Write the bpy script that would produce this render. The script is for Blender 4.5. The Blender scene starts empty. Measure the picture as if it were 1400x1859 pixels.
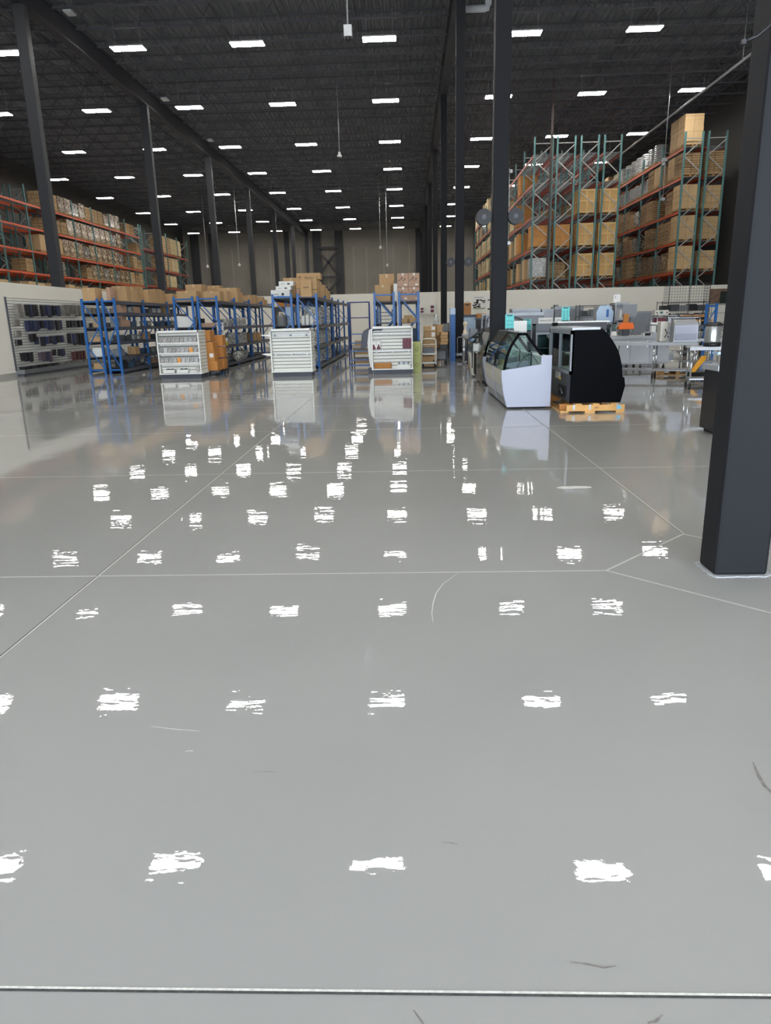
import bpy, math, random
from mathutils import Vector, Matrix
rnd = random.Random(11)
sc = bpy.context.scene
C = sc.collection

# ---------------------------------------------------------------- materials
def lin(c):
    return tuple((v/255/12.92 if v/255 <= .04045 else ((v/255+.055)/1.055)**2.4) for v in c)

def M(name, rgb, rough=.6, metal=0., var=.06, scale=4., rand=0., bump=0., bscale=60., coat=0., spec=.5, bdist=.002):
    m = bpy.data.materials.new(name); m.use_nodes = True
    nt = m.node_tree; N = nt.nodes; K = nt.links
    b = N['Principled BSDF']
    c = lin(rgb)
    b.inputs['Roughness'].default_value = rough
    b.inputs['Metallic'].default_value = metal
    b.inputs['Coat Weight'].default_value = coat
    b.inputs['Coat Roughness'].default_value = .12
    b.inputs['Specular IOR Level'].default_value = spec
    tc = N.new('ShaderNodeTexCoord')
    no = N.new('ShaderNodeTexNoise'); no.inputs['Scale'].default_value = scale; no.inputs['Detail'].default_value = 3
    K.new(tc.outputs['Object'], no.inputs['Vector'])
    mr = N.new('ShaderNodeMapRange')
    mr.inputs['From Min'].default_value = .25; mr.inputs['From Max'].default_value = .75
    mr.inputs['To Min'].default_value = 1-var; mr.inputs['To Max'].default_value = 1+var
    K.new(no.outputs['Fac'], mr.inputs['Value'])
    fac = mr.outputs['Result']
    if rand:
        oi = N.new('ShaderNodeObjectInfo')
        m2 = N.new('ShaderNodeMapRange'); m2.inputs['To Min'].default_value = 1-rand; m2.inputs['To Max'].default_value = 1+rand
        K.new(oi.outputs['Random'], m2.inputs['Value'])
        mu = N.new('ShaderNodeMath'); mu.operation = 'MULTIPLY'
        K.new(fac, mu.inputs[0]); K.new(m2.outputs['Result'], mu.inputs[1]); fac = mu.outputs[0]
    vs = N.new('ShaderNodeVectorMath'); vs.operation = 'SCALE'; vs.inputs[0].default_value = c
    K.new(fac, vs.inputs['Scale']); K.new(vs.outputs['Vector'], b.inputs['Base Color'])
    if bump:
        n2 = N.new('ShaderNodeTexNoise'); n2.inputs['Scale'].default_value = bscale; n2.inputs['Detail'].default_value = 2
        K.new(tc.outputs['Object'], n2.inputs['Vector'])
        bp = N.new('ShaderNodeBump'); bp.inputs['Strength'].default_value = bump; bp.inputs['Distance'].default_value = bdist
        K.new(n2.outputs['Fac'], bp.inputs['Height']); K.new(bp.outputs['Normal'], b.inputs['Normal'])
    return m

def MB_brick(name, c1, c2, cm, bw, bh, mortar=.012, rough=.75, rand=.15, coat=0., bump=0., var=.0, bscale=14.):
    """cardboard in layers: seams between cartons from a brick pattern laid out in metres"""
    m = M(name, c1, rough, 0, .06, 3, rand, bump, bscale, coat, bdist=.05)
    nt = m.node_tree; N = nt.nodes; K = nt.links
    vs = [n for n in N if n.type == 'VECT_MATH'][0]
    uv = N.new('ShaderNodeUVMap')
    br = N.new('ShaderNodeTexBrick')
    br.inputs['Color1'].default_value = (*lin(c1), 1); br.inputs['Color2'].default_value = (*lin(c2), 1); br.inputs['Mortar'].default_value = (*lin(cm), 1)
    br.inputs['Scale'].default_value = 1; br.inputs['Brick Width'].default_value = bw; br.inputs['Row Height'].default_value = bh
    br.inputs['Mortar Size'].default_value = mortar; br.offset = .5 if var else 0.
    K.new(uv.outputs['UV'], br.inputs['Vector']); K.new(br.outputs['Color'], vs.inputs[0])
    return m

def glassy(name, rgb, alpha=.25, rough=.02, refl=1.):
    """thin clear sheet: a tinted see-through layer with a glossy skin"""
    m = bpy.data.materials.new(name); m.use_nodes = True
    nt = m.node_tree; N = nt.nodes; K = nt.links
    out = N['Material Output']; N.remove(N['Principled BSDF'])
    tr = N.new('ShaderNodeBsdfTransparent'); tr.inputs[0].default_value = (*lin(rgb), 1)
    gl = N.new('ShaderNodeBsdfGlossy'); gl.inputs['Roughness'].default_value = rough
    fr = N.new('ShaderNodeFresnel'); fr.inputs['IOR'].default_value = 1.5
    no = N.new('ShaderNodeTexNoise'); no.inputs['Scale'].default_value = 3
    ma = N.new('ShaderNodeMath'); ma.operation = 'MULTIPLY_ADD'; ma.inputs[1].default_value = refl; ma.inputs[2].default_value = alpha*.3
    K.new(fr.outputs[0], ma.inputs[0])
    mx = N.new('ShaderNodeMixShader')
    K.new(ma.outputs[0], mx.inputs[0]); K.new(tr.outputs[0], mx.inputs[1]); K.new(gl.outputs[0], mx.inputs[2])
    K.new(mx.outputs[0], out.inputs['Surface'])
    return m

def emitter(name, rgb, strength):
    m = bpy.data.materials.new(name); m.use_nodes = True
    b = m.node_tree.nodes['Principled BSDF']
    b.inputs['Base Color'].default_value = (*lin(rgb), 1)
    b.inputs['Emission Color'].default_value = (*lin(rgb), 1)
    b.inputs['Emission Strength'].default_value = strength
    return m

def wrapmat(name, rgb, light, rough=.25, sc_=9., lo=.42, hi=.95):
    """stretch film: bumped creases, glints painted in as pale colour over the dull load inside"""
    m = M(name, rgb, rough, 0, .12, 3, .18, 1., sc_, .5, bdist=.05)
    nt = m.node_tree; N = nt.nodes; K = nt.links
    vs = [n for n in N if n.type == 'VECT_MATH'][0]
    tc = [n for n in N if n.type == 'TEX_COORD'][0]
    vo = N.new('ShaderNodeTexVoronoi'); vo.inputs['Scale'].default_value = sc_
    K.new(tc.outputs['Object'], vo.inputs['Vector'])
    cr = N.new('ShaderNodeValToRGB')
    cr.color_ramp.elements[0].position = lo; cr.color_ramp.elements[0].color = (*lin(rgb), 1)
    cr.color_ramp.elements[1].position = hi; cr.color_ramp.elements[1].color = (*lin(light), 1)  # pale ramp end paints the film's glints into the base colour
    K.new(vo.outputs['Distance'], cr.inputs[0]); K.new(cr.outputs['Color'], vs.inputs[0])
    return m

LAMP = 60.
mt = {}
mt['ceil'] = M('ceiling dark paint', (108, 109, 113), .7, var=.05, scale=1)
mt['joist'] = M('joist dark paint', (78, 79, 84), .6)
mt['girder'] = M('girder dark paint', (50, 51, 57), .6)
mt['column'] = M('column charcoal paint', (36, 37, 40), .55, var=.05, scale=2, bump=.08, bscale=25, spec=.1)
mt['wallwhite'] = M('white painted board', (240, 236, 224), .7, var=.015, scale=.7)
mt['basegrey'] = M('grey base strip', (172, 170, 162), .5)
mt['wallgrey'] = M('grey concrete panels', (132, 127, 118), .85, var=.1, scale=.35)
mt['walldark'] = M('dark grey perimeter wall', (84, 82, 79), .85, var=.12, scale=.3)
mt['pilaster'] = M('dark pilaster steel', (48, 48, 51), .6)
mt['seam'] = M('concrete panel seam', (146, 140, 128), .8)
mt['green'] = M('teal green rack paint', (84, 128, 126), .45, rand=.06)
mt['brace'] = M('grey galvanised brace', (184, 184, 180), .4, .3)
mt['orange'] = M('orange beam paint', (206, 88, 48), .45, var=.1, rand=.06)
mt['redbeam'] = M('red beam paint', (172, 72, 52), .45, var=.1, rand=.06)
mt['deck'] = M('wire deck steel', (128, 129, 130), .45, .4)
mt['pallet'] = M('pallet softwood', (176, 140, 94), .8, var=.15, scale=6, rand=.12)
mt['cload'] = MB_brick('kraft cartons in layers', (190, 160, 118), (176, 145, 104), (96, 74, 50), .42, .3, .012, var=1)
mt['clflat'] = MB_brick('flat cartons in layers', (184, 152, 110), (164, 133, 94), (84, 63, 42), .62, .12, .014, var=0)
mt['cbig'] = MB_brick('large kraft carton', (196, 165, 122), (192, 160, 117), (120, 95, 66), 1.2, 1.3, .01)
mt['ctall'] = MB_brick('tall plain cartons', (198, 168, 124), (192, 160, 117), (150, 124, 90), .53, .78, .01)
mt['cpale'] = MB_brick('pale cartons', (214, 194, 150), (206, 184, 140), (140, 118, 82), .55, .62, .01)
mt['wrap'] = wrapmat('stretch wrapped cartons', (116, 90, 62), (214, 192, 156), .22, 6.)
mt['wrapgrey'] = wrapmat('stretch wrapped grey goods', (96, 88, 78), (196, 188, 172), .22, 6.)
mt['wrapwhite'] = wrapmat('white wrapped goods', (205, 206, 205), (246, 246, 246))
mt['crate'] = M('new plywood crate', (214, 172, 112), .75, var=.1, scale=3, rand=.05)
mt['cratet'] = M('orange plywood crate', (204, 146, 84), .75, var=.12, scale=3, rand=.05)
mt['batten'] = M('crate batten', (226, 190, 130), .75, var=.1, scale=5)
mt['paper'] = M('white paper label', (236, 234, 228), .6)
mt['pail'] = M('silver ribbed pail', (186, 188, 188), .3, .6, rand=.1)
mt['black'] = M('black plastic', (24, 24, 27), .45)
mt['rubber'] = M('black rubber', (30, 30, 32), .6)
mt['silver'] = M('bright galvanised pipe', (188, 190, 190), .35, .5)
mt['lampbody'] = M('lamp housing', (205, 205, 205), .5)
mt['lamp'] = emitter('lamp diffuser', (255, 252, 246), LAMP)

# ---------------------------------------------------------------- mesh builder
class MB:
    def __init__(s): s.v = []; s.f = []; s.mi = []; s.sm = []
    def add(s, vs, fs, m=0, smooth=False):
        b = len(s.v); s.v += [tuple(v) for v in vs]
        for f in fs:
            s.f.append(tuple(b+i for i in f)); s.mi.append(m); s.sm.append(smooth)
        return s
    def box(s, a, b, m=0):
        (x0, y0, z0), (x1, y1, z1) = a, b
        return s.add([(x0,y0,z0),(x1,y0,z0),(x1,y1,z0),(x0,y1,z0),(x0,y0,z1),(x1,y0,z1),(x1,y1,z1),(x0,y1,z1)],
                     [(0,3,2,1),(4,5,6,7),(0,1,5,4),(1,2,6,5),(2,3,7,6),(3,0,4,7)], m)
    def cbox(s, c, d, m=0, rz=0, rx=0, ry=0):
        R = Matrix.Rotation(rz,3,'Z') @ Matrix.Rotation(ry,3,'Y') @ Matrix.Rotation(rx,3,'X')
        vs = [Vector(c) + R @ Vector((i*d[0]/2, j*d[1]/2, k*d[2]/2)) for k in (-1,1) for i,j in ((-1,-1),(1,-1),(1,1),(-1,1))]
        return s.add(vs, [(0,3,2,1),(4,5,6,7),(0,1,5,4),(1,2,6,5),(2,3,7,6),(3,0,4,7)], m)
    def path(s, pts, r, n=6, m=0, smooth=True, closed=False):
        pts = [Vector(p) for p in pts]; vs = []; k = len(pts)
        for i, p in enumerate(pts):
            a = pts[i-1] if i else (pts[-1] if closed else p); c = pts[(i+1) % k] if (i < k-1 or closed) else p
            t = (c-a).normalized()
            u = t.cross(Vector((0,0,1)))
            if u.length < .05: u = Vector((1,0,0)) if abs(t.x) < .9 else Vector((0,1,0)); u = (u - t*u.dot(t))
            u.normalize(); w = t.cross(u)
            for j in range(n):
                g = 2*math.pi*(j+.5)/n
                vs.append(p + r*(math.cos(g)*u + math.sin(g)*w))
        fs = []
        for i in range(k if closed else k-1):
            for j in range(n):
                a = i*n+j; b = i*n+(j+1) % n; i2 = (i+1) % k
                fs.append((a, b, i2*n+(j+1) % n, i2*n+j))
        s.add(vs, fs, m, smooth)
        if not closed:
            b = len(s.v)-len(vs)
            s.f.append(tuple(b+j for j in range(n))[::-1]); s.mi.append(m); s.sm.append(False)
            s.f.append(tuple(b+(k-1)*n+j for j in range(n))); s.mi.append(m); s.sm.append(False)
        return s
    def bar(s, p, q, w, m=0):   # square bar
        return s.path([p, q], w*.7071, 4, m, False)
    def prism(s, poly, ax, a, b, m=0, smooth=False):
        def p3(u, w, t):
            return (t,u,w) if ax == 'x' else (u,t,w) if ax == 'y' else (u,w,t)
        n = len(poly)
        vs = [p3(u,w,a) for u,w in poly] + [p3(u,w,b) for u,w in poly]
        area = sum(poly[i][0]*poly[(i+1)%n][1]-poly[(i+1)%n][0]*poly[i][1] for i in range(n))
        flip = (area > 0) == (ax == 'y')
        fs = [tuple(range(n))[::-1], tuple(range(n, 2*n))] + [(i,(i+1)%n,n+(i+1)%n,n+i) for i in range(n)]
        if flip: fs = [f[::-1] for f in fs]
        s.add(vs, fs[:2], m, False)
        b0 = len(s.v)-2*n
        for f in fs[2:]:
            s.f.append(tuple(b0+i for i in f)); s.mi.append(m); s.sm.append(smooth)
        return s
    def lathe(s, prof, c=(0,0,0), n=16, m=0, smooth=True):
        k = len(prof); vs = []
        for r, z in prof:
            for j in range(n):
                g = 2*math.pi*j/n
                vs.append((c[0]+r*math.cos(g), c[1]+r*math.sin(g), c[2]+z))
        fs = [(i*n+j, i*n+(j+1)%n, (i+1)*n+(j+1)%n, (i+1)*n+j) for i in range(k-1) for j in range(n)]
        s.add(vs, fs, m, smooth)
        b0 = len(s.v)-k*n
        s.f.append(tuple(b0+j for j in range(n))[::-1]); s.mi.append(m); s.sm.append(False)
        s.f.append(tuple(b0+(k-1)*n+j for j in range(n))); s.mi.append(m); s.sm.append(False)
        return s
    def sheet(s, poly3, m=0):
        return s.add(poly3, [tuple(range(len(poly3)))], m)
    def mesh(s, name, mats):
        me = bpy.data.meshes.new(name)
        me.from_pydata(s.v, [], s.f)
        for a in (mats if isinstance(mats, (list, tuple)) else [mats]): me.materials.append(a)
        me.polygons.foreach_set('material_index', s.mi); me.polygons.foreach_set('use_smooth', s.sm)
        uv = me.uv_layers.new(name='metres')
        co = [v.co for v in me.vertices]; buf = [0.]*(2*len(me.loops))
        for p in me.polygons:
            nx, ny, nz = abs(p.normal.x), abs(p.normal.y), abs(p.normal.z)
            for li in p.loop_indices:
                v = co[me.loops[li].vertex_index]
                if nz > nx and nz > ny: q = (v.x, v.y)
                elif nx > ny: q = (v.y, v.z)
                else: q = (v.x, v.z)
                buf[2*li], buf[2*li+1] = q
        uv.data.foreach_set('uv', buf)
        me.update()
        return me
    def build(s, name, mats, parent=None, loc=None, bevel=0., rz=0.):
        return obj(name, s.mesh(name, mats), parent, loc, bevel, rz)

def obj(name, me, parent=None, loc=None, bevel=0., rz=0.):
    o = bpy.data.objects.new(name, me); C.objects.link(o)
    if parent is not None: o.parent = parent
    if loc is not None: o.location = loc
    if rz: o.rotation_euler = (0,0,rz)
    if bevel:
        md = o.modifiers.new('edge', 'BEVEL'); md.width = bevel; md.segments = 2; md.limit_method = 'ANGLE'
    return o

def tag(o, label, cat, group=None):
    o['label'] = label; o['category'] = cat
    if group: o['group'] = group
    return o

def thing(name, label, cat, loc=(0,0,0), rz=0., group=None):
    o = bpy.data.objects.new(name, None); C.objects.link(o)
    o.location = loc; o.rotation_euler = (0,0,rz); o.empty_display_size = .1
    return tag(o, label, cat, group)

def struct(name, b, mats, parent=None, loc=None, bevel=0.):
    o = b.build(name, mats, parent, loc, bevel) if isinstance(b, MB) else obj(name, b, parent, loc)
    if parent is None: o['kind'] = 'structure'
    return o

KIDS = {}
def dup(root, loc, rz=0., label=None, group=None, cat=None):
    r = root.copy(); C.objects.link(r); r.location = loc; r.rotation_euler = (0,0,rz)
    if label: r['label'] = label
    if group: r['group'] = group
    if cat: r['category'] = cat
    if root.name not in KIDS:
        KIDS[root.name] = [(c, list(c.children)) for c in root.children]
    for c0, gs in KIDS[root.name]:
        c = c0.copy(); C.objects.link(c); c.parent = r
        for g in gs:
            d = g.copy(); C.objects.link(d); d.parent = c
    return r

TXT = {}
def text(body, size, mat, parent, loc, rot=(math.pi/2,0,0), name='lettering', shear=0.):
    key = (body, round(size,4), shear)
    if key not in TXT:
        cu = bpy.data.curves.new(name, 'FONT'); cu.body = body; cu.size = size; cu.align_x = 'CENTER'; cu.align_y = 'CENTER'
        cu.extrude = .001; cu.resolution_u = 2; cu.shear = shear
        o = bpy.data.objects.new('tmp', cu); C.objects.link(o)
        dg = bpy.context.evaluated_depsgraph_get(); dg.update()
        TXT[key] = bpy.data.meshes.new_from_object(o.evaluated_get(dg)); TXT[key].name = name
        bpy.data.objects.remove(o); bpy.data.curves.remove(cu)
        TXT[key].materials.clear(); TXT[key].materials.append(mat)
    o = obj(name, TXT[key], parent, loc); o.rotation_euler = rot
    return o

ORD = 'first second third fourth fifth sixth seventh eighth ninth tenth eleventh twelfth thirteenth fourteenth fifteenth sixteenth seventeenth eighteenth nineteenth twentieth'.split()

# ---------------------------------------------------------------- camera
H = 1.55
p_, y_, r_ = math.radians(15.33), math.radians(-2.12), math.radians(-1.37)
fwd = Vector((math.sin(y_)*math.cos(p_), math.cos(y_)*math.cos(p_), -math.sin(p_)))
rt = Vector((math.cos(y_), -math.sin(y_), 0)); up = rt.cross(fwd)
R2 = math.cos(r_)*rt + math.sin(r_)*up; U2 = -math.sin(r_)*rt + math.cos(r_)*up
cam = bpy.data.cameras.new('camera'); co = bpy.data.objects.new('camera', cam); C.objects.link(co)
co.matrix_world = Matrix(((R2.x,U2.x,-fwd.x,0),(R2.y,U2.y,-fwd.y,0),(R2.z,U2.z,-fwd.z,H),(0,0,0,1)))
cam.sensor_fit = 'VERTICAL'; cam.sensor_height = 24; cam.lens = 24*1276/1859; cam.clip_end = 400; cam.clip_start = .05
sc.camera = co

# ---------------------------------------------------------------- the hall
XL, XR, YF, YB, ZC = -31., 19.3, -5., 103., 14.35

def floor_mat():
    m = bpy.data.materials.new('grey epoxy floor'); m.use_nodes = True
    nt = m.node_tree; N = nt.nodes; K = nt.links; b = N['Principled BSDF']
    tc = N.new('ShaderNodeTexCoord')
    n1 = N.new('ShaderNodeTexNoise'); n1.inputs['Scale'].default_value = .35; n1.inputs['Detail'].default_value = 6
    K.new(tc.outputs['Object'], n1.inputs['Vector'])
    cr = N.new('ShaderNodeValToRGB')
    cr.color_ramp.elements[0].position = .3; cr.color_ramp.elements[0].color = (*lin((160,160,157)), 1)
    cr.color_ramp.elements[1].position = .7; cr.color_ramp.elements[1].color = (*lin((168,168,164)), 1)
    K.new(n1.outputs['Fac'], cr.inputs[0]); K.new(cr.outputs[0], b.inputs['Base Color'])
    b.inputs['Roughness'].default_value = .4; b.inputs['Specular IOR Level'].default_value = .05
    b.inputs['Coat Weight'].default_value = 1.; b.inputs['Coat Roughness'].default_value = .008; b.inputs['Coat IOR'].default_value = 1.5
    # the trowelled surface waves a little, finer across than along
    mp = N.new('ShaderNodeMapping'); mp.inputs['Scale'].default_value = (.65, 1.7, 1.)
    K.new(tc.outputs['Object'], mp.inputs['Vector'])
    a = N.new('ShaderNodeTexNoise'); a.inputs['Scale'].default_value = 7.; a.inputs['Detail'].default_value = 2.5
    K.new(mp.outputs[0], a.inputs['Vector'])
    c = N.new('ShaderNodeTexNoise'); c.inputs['Scale'].default_value = 46.; c.inputs['Detail'].default_value = 2
    K.new(tc.outputs['Object'], c.inputs['Vector'])
    ad = N.new('ShaderNodeMath'); ad.operation = 'MULTIPLY_ADD'; ad.inputs[1].default_value = .10
    K.new(c.outputs['Fac'], ad.inputs[0]); K.new(a.outputs['Fac'], ad.inputs[2])
    lo = N.new('ShaderNodeTexNoise'); lo.inputs['Scale'].default_value = 1.6; lo.inputs['Detail'].default_value = 1
    K.new(mp.outputs[0], lo.inputs['Vector'])
    a2 = N.new('ShaderNodeMath'); a2.operation = 'MULTIPLY_ADD'; a2.inputs[1].default_value = 3.
    K.new(lo.outputs['Fac'], a2.inputs[0]); K.new(ad.outputs[0], a2.inputs[2]); ad = a2
    bp = N.new('ShaderNodeBump'); bp.inputs['Strength'].default_value = 1; bp.inputs['Distance'].default_value = .0005
    K.new(ad.outputs[0], bp.inputs['Height']); K.new(bp.outputs[0], b.inputs['Coat Normal'])
    return m
fl = MB().box((XL-.3, YF-.3, -.2), (XR+.3, YB+.3, 0)); struct('floor', fl, floor_mat())

def joint_mat():
    m = M('joint filler', (222, 222, 216), .7, var=.2, scale=90); return m
mt['joint'] = joint_mat()
mt['jdark'] = M('joint saw cut', (72, 72, 72), .8, var=.4, scale=60)
def joint(p, q, w=.012, dark=False):
    d = (Vector(q)-Vector(p)).normalized(); n = Vector((-d.y, d.x))
    b = MB(); P, Q = Vector(p), Vector(q)
    def strip(o0, o1, z, m):
        b.add([(*(P+n*o0), z), (*(P+n*o1), z), (*(Q+n*o1), z), (*(Q+n*o0), z)], [(0,3,2,1)] if True else [], m)
    if dark: strip(-.004, .010, .0008, 0); strip(-.0042, .0030, .0012, 1)
    else: strip(-w/2, w/2, .0008, 0); strip(-w/9, w/9, .0012, 1)
    o = b.build('floor_joint', [mt['joint'], mt['jdark']]); o['kind'] = 'structure'
for k in range(0, 14):
    y = 1.31 + 2.98*k if k < 3 else 7.24+3.0*(k-2)
    if k == 1:
        joint((XL+17.5, 4.19), (1.22, 4.19)); joint((2.74, 4.19), (XR, 4.19))
    else: joint((-13.1, y), (XR, y), dark=(k == 0))
joint((-2.02, 42.9), (-2.02, -4), dark=True); joint((1.97, 42.9), (1.97, 4.93), dark=True); joint((1.97, -4), (1.97, 3.45))

for a, b in (((1.97,4.93),(1.22,4.19)), ((1.22,4.19),(1.97,3.45)), ((1.97,3.45),(2.74,4.19)), ((2.74,4.19),(1.97,4.93))): joint(a, b)

# floor scuffs
mt['scuff'] = M('pale scuff', (212, 212, 208), .5, var=.2, scale=50); mt['mark'] = M('rubber mark', (128, 124, 120), .6, var=.3, scale=40)
def scuff(pts, w, m, label):
    b = MB(); n = len(pts); vs = []
    for i, p in enumerate(pts):
        a = Vector(pts[max(i-1,0)]); c = Vector(pts[min(i+1,n-1)]); d = (c-a).normalized(); s = Vector((-d.y,d.x))
        k = w*math.sin(math.pi*(i+.5)/n)
        vs += [(*(Vector(p)+s*k/2), .0007), (*(Vector(p)-s*k/2), .0007)]
    b.add(vs, [(2*i, 2*i+1, 2*i+3, 2*i+2) for i in range(n-1)])
    o = b.build('scuff_mark', mt[m]); tag(o, label, 'scuff mark'); return o
arc = lambda cx, cy, r, a0, a1, n=14: [(cx+r*math.cos(math.radians(a0+(a1-a0)*i/n)), cy+r*math.sin(math.radians(a0+(a1-a0)*i/n))) for i in range(n+1)]
scuff([(.11,3.43),(.108,3.55),(.12,3.7),(.145,3.85),(.19,3.99),(.29,4.17)], .006, 'scuff', 'thin pale curved scratch ending at the floor joint near the column')
scuff([(1.205,2.215),(1.195,2.17),(1.185,2.12),(1.182,2.08),(1.19,2.04),(1.2,2.0)], .014, 'mark', 'short dark rubber mark at the right edge of the floor')
scuff([(-.01,1.27),(.01,1.24),(.03,1.20)], .006, 'mark', 'faint dark mark just below the nearest floor joint')
scuff([(.38,1.40),(.42,1.395),(.46,1.385),(.49,1.39)], .006, 'mark', 'faint curved mark above the nearest floor joint')
scuff([(.08,1.815),(.11,1.81),(.13,1.805)], .005, 'mark', 'tiny dark tick on the open floor between two lamp reflections')
scuff([(-1.05,2.455),(-.95,2.435),(-.84,2.42)], .004, 'scuff', 'pale straight scuff on the open floor, left of centre')
scuff([(-.58,2.16),(-.53,2.163),(-.49,2.16)], .004, 'mark', 'faint dark dash on the open floor below the pale straight scuff')
scuff([(-.86,2.285),(-.845,2.29),(-.83,2.288)], .005, 'scuff', 'tiny pale fleck on the open floor below the pale straight scuff')
scuff([(.52,1.245),(.54,1.25),(.56,1.265)], .008, 'mark', 'small dark tick below the nearest joint, right of centre')
r9 = random.Random(3)
b = MB(); b.add([(1.53+(.15+.03*r9.random())*math.cos(k*math.pi/12), 6.42+(.045+.02*r9.random())*math.sin(k*math.pi/12), .0007) for k in range(24)], [tuple(range(24))])
tag(b.build('worn_patch', mt['scuff']), 'whitish worn patch on the floor before the display cases', 'worn patch')

# ceiling deck with flutes
b = MB(); n = int((XR-XL)/.3); vs = []
for i in range(n+1):
    x = XL + i*.3
    for dx, dz in ((0,0),(.1,0),(.15,.08),(.25,.08)):
        vs.append((x+dx, dz))
k = len(vs)
V = [(x, YF-.2, ZC+z) for x, z in vs] + [(x, YB+.2, ZC+z) for x, z in vs]
b.add(V, [(i, i+1, k+i+1, k+i) for i in range(k-1)])
b.box((XL-.3, YF-.3, ZC+.1), (XR+.4, YB+.3, ZC+.3))
struct('ceiling', b, mt['ceil'])
# open web joists
def joist(L):
    b = MB()
    for z in (13.3, 14.25):
        b.box((0,-.05,z), (L,-.012,z+.055)); b.box((0,.012,z), (L,.05,z+.055))
    n = int(L/.62); s = L/n
    for i in range(n):
        a, c = (13.33, 14.27) if i % 2 == 0 else (14.27, 13.33)
        b.bar((i*s,0,a), ((i+1)*s,0,c), .026)
    return b.mesh('ceiling_joist', mt['joist'])
spans = [(XL+.1, -13.75), (-13.45, 1.85), (2.15, XR-.05)]
jm = [joist(b_-a_) for a_, b_ in spans]
y = -3.9
while y < YB-1:
    for (a_, b_), me in zip(spans, jm):
        if a_ < -20 and y < 30: continue
        o = obj('ceiling_joist', me, None, (a_, y, 0)); o['kind'] = 'structure'
    y += 2.033
for x in [-28,-25,-22,-19,-16.4,-10.8,-8,-5,-2,.2,4.6,7.6,10.6,13.6,16.6]:
    o = MB().box((x-.02, YF, 13.36), (x+.02, YB, 13.40)).box((x-.02, YF, 14.2), (x+.02, YB, 14.24)).build('ceiling_bridging', mt['joist']); o['kind'] = 'structure'
for x in (-13.6, 2.0):
    b = MB().box((x-.2, YF, 12.6), (x+.2, YB, 12.64)).box((x-.02, YF, 12.62), (x+.02, YB, 13.4)).box((x-.2, YF, 13.38), (x+.2, YB, 13.42))
    struct('ceiling_girder', b, mt['girder'])
# perimeter
b = MB().box((XL-.3, YB, 0), (XR+.3, YB+.3, ZC+.2)); struct('wall_back', b, mt['wallgrey'])
struct('wall_left', MB().box((XL-.3, YF, 0), (XL, YB, ZC+.2)), mt['walldark'])
struct('wall_right', MB().box((XR, YF, 0), (XR+.3, YB, ZC+.2)), mt['walldark'])
b = MB().box((XL-.3, YF-.3, 5.), (XR+.3, YF, ZC+.2)).box((XL-.3, YF-.3, 0), (-11, YF, 5)).box((13, YF-.3, 0), (XR+.3, YF, 5))
for x in (-7, -3, 1, 5, 9): b.box((x-.06, YF-.2, 0), (x+.06, YF-.05, 5))
b.box((-11, YF-.2, 2.6), (13, YF-.05, 2.7))
struct('wall_front', b, mt['walldark'])
mt['pane'] = glassy('storefront glass', (252, 253, 254), .0)
struct('window_1', MB().box((-11, YF-.16, 0), (13, YF-.15, 5)), mt['pane'])
for i, x in enumerate((-29.4, -27.1, -21.5, -16.6, -12.4, -9.35, 1.5, 9.5)):
    w = .55 if i in (0, 4, 5) else .3
    struct('trim_%d' % (i+1), MB().box((x-w, YB-.35, 0), (x+w, YB, 13.4)), mt['pilaster'])
for i, x in enumerate((-24.3, -19, -14.8, -11., -7.4, -5.6, -3.2, -1.9, .3)):
    o = struct('wall_seam', MB().box((x-.09, YB-.03, 0), (x+.09, YB, 11.4)), mt['seam'])
b = MB()
for p, q in (((-12.4,11.),(-9.35,7.6)), ((-12.4,7.6),(-9.35,11.)), ((-12.4,7.3),(-9.35,3.6)), ((-12.4,3.6),(-9.35,7.3)), ((-12.4,7.4),(-9.35,7.4)), ((-12.4,11.2),(-9.35,11.2))):
    b.bar((p[0], YB-.6, p[1]), (q[0], YB-.6, q[1]), .28)
struct('trim_9', b, mt['pilaster'])
# low white partitions
struct('wall_sales_left', MB().box((-13.3, 9., 0), (-13.1, 43.15, 3.0)), mt['wallwhite'])
struct('wall_sales_back', MB().box((-13.3, 43., 0), (XR-.3, 43.2, 3.02)), mt['wallwhite'])
struct('baseboard_left', MB().box((-13.1, 9., 0), (-13.08, 43, .12)), mt['basegrey'])
struct('baseboard_back', MB().box((-13.1, 42.98, 0), (XR-.3, 43, .12)), mt['basegrey'])

# columns
mt['columng'] = M('lighter column grey', (60, 61, 64), .5, var=.05, scale=2, spec=.15)  # left row gets a lighter base grey than the other columns
def column(x0, y0, w, d, top=12.6, m='column'):
    b = MB().box((x0, y0, 0), (x0+w, y0+d, top))
    return struct('column', b, mt[m], bevel=.022)
NEAR = column(1.835, 4.07, .32, .24)
for k in range(8):
    column(1.84, 16.35-.16+12.2*k, .33, .33)
for k in range(7):
    column(-13.82, 28.4-.17+12.2*k, .4, .34, m='columng')
struct('column', MB().box((8.1, 43.5, 0), (8.22, 43.62, 14)), M('brown steel post', (70, 60, 56), .6))
# grout collar of the near column
b = MB(); pts = []
for i in range(60):
    t = i/60*4; s = int(t); u = t-s; e = .018+.012*rnd.random()
    x0, y0, x1, y1 = 1.835, 4.07, 2.155, 4.31
    P = [(x0+(x1-x0)*u, y0-e), (x1+e, y0+(y1-y0)*u), (x1-(x1-x0)*u, y1+e), (x0-e, y1-(y1-y0)*u)][s]
    pts.append(P)
b.prism(pts, 'z', .0, .006)
struct('trim_10', b, M('pale grout', (170, 172, 174), .8, var=.2, scale=60))

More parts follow.
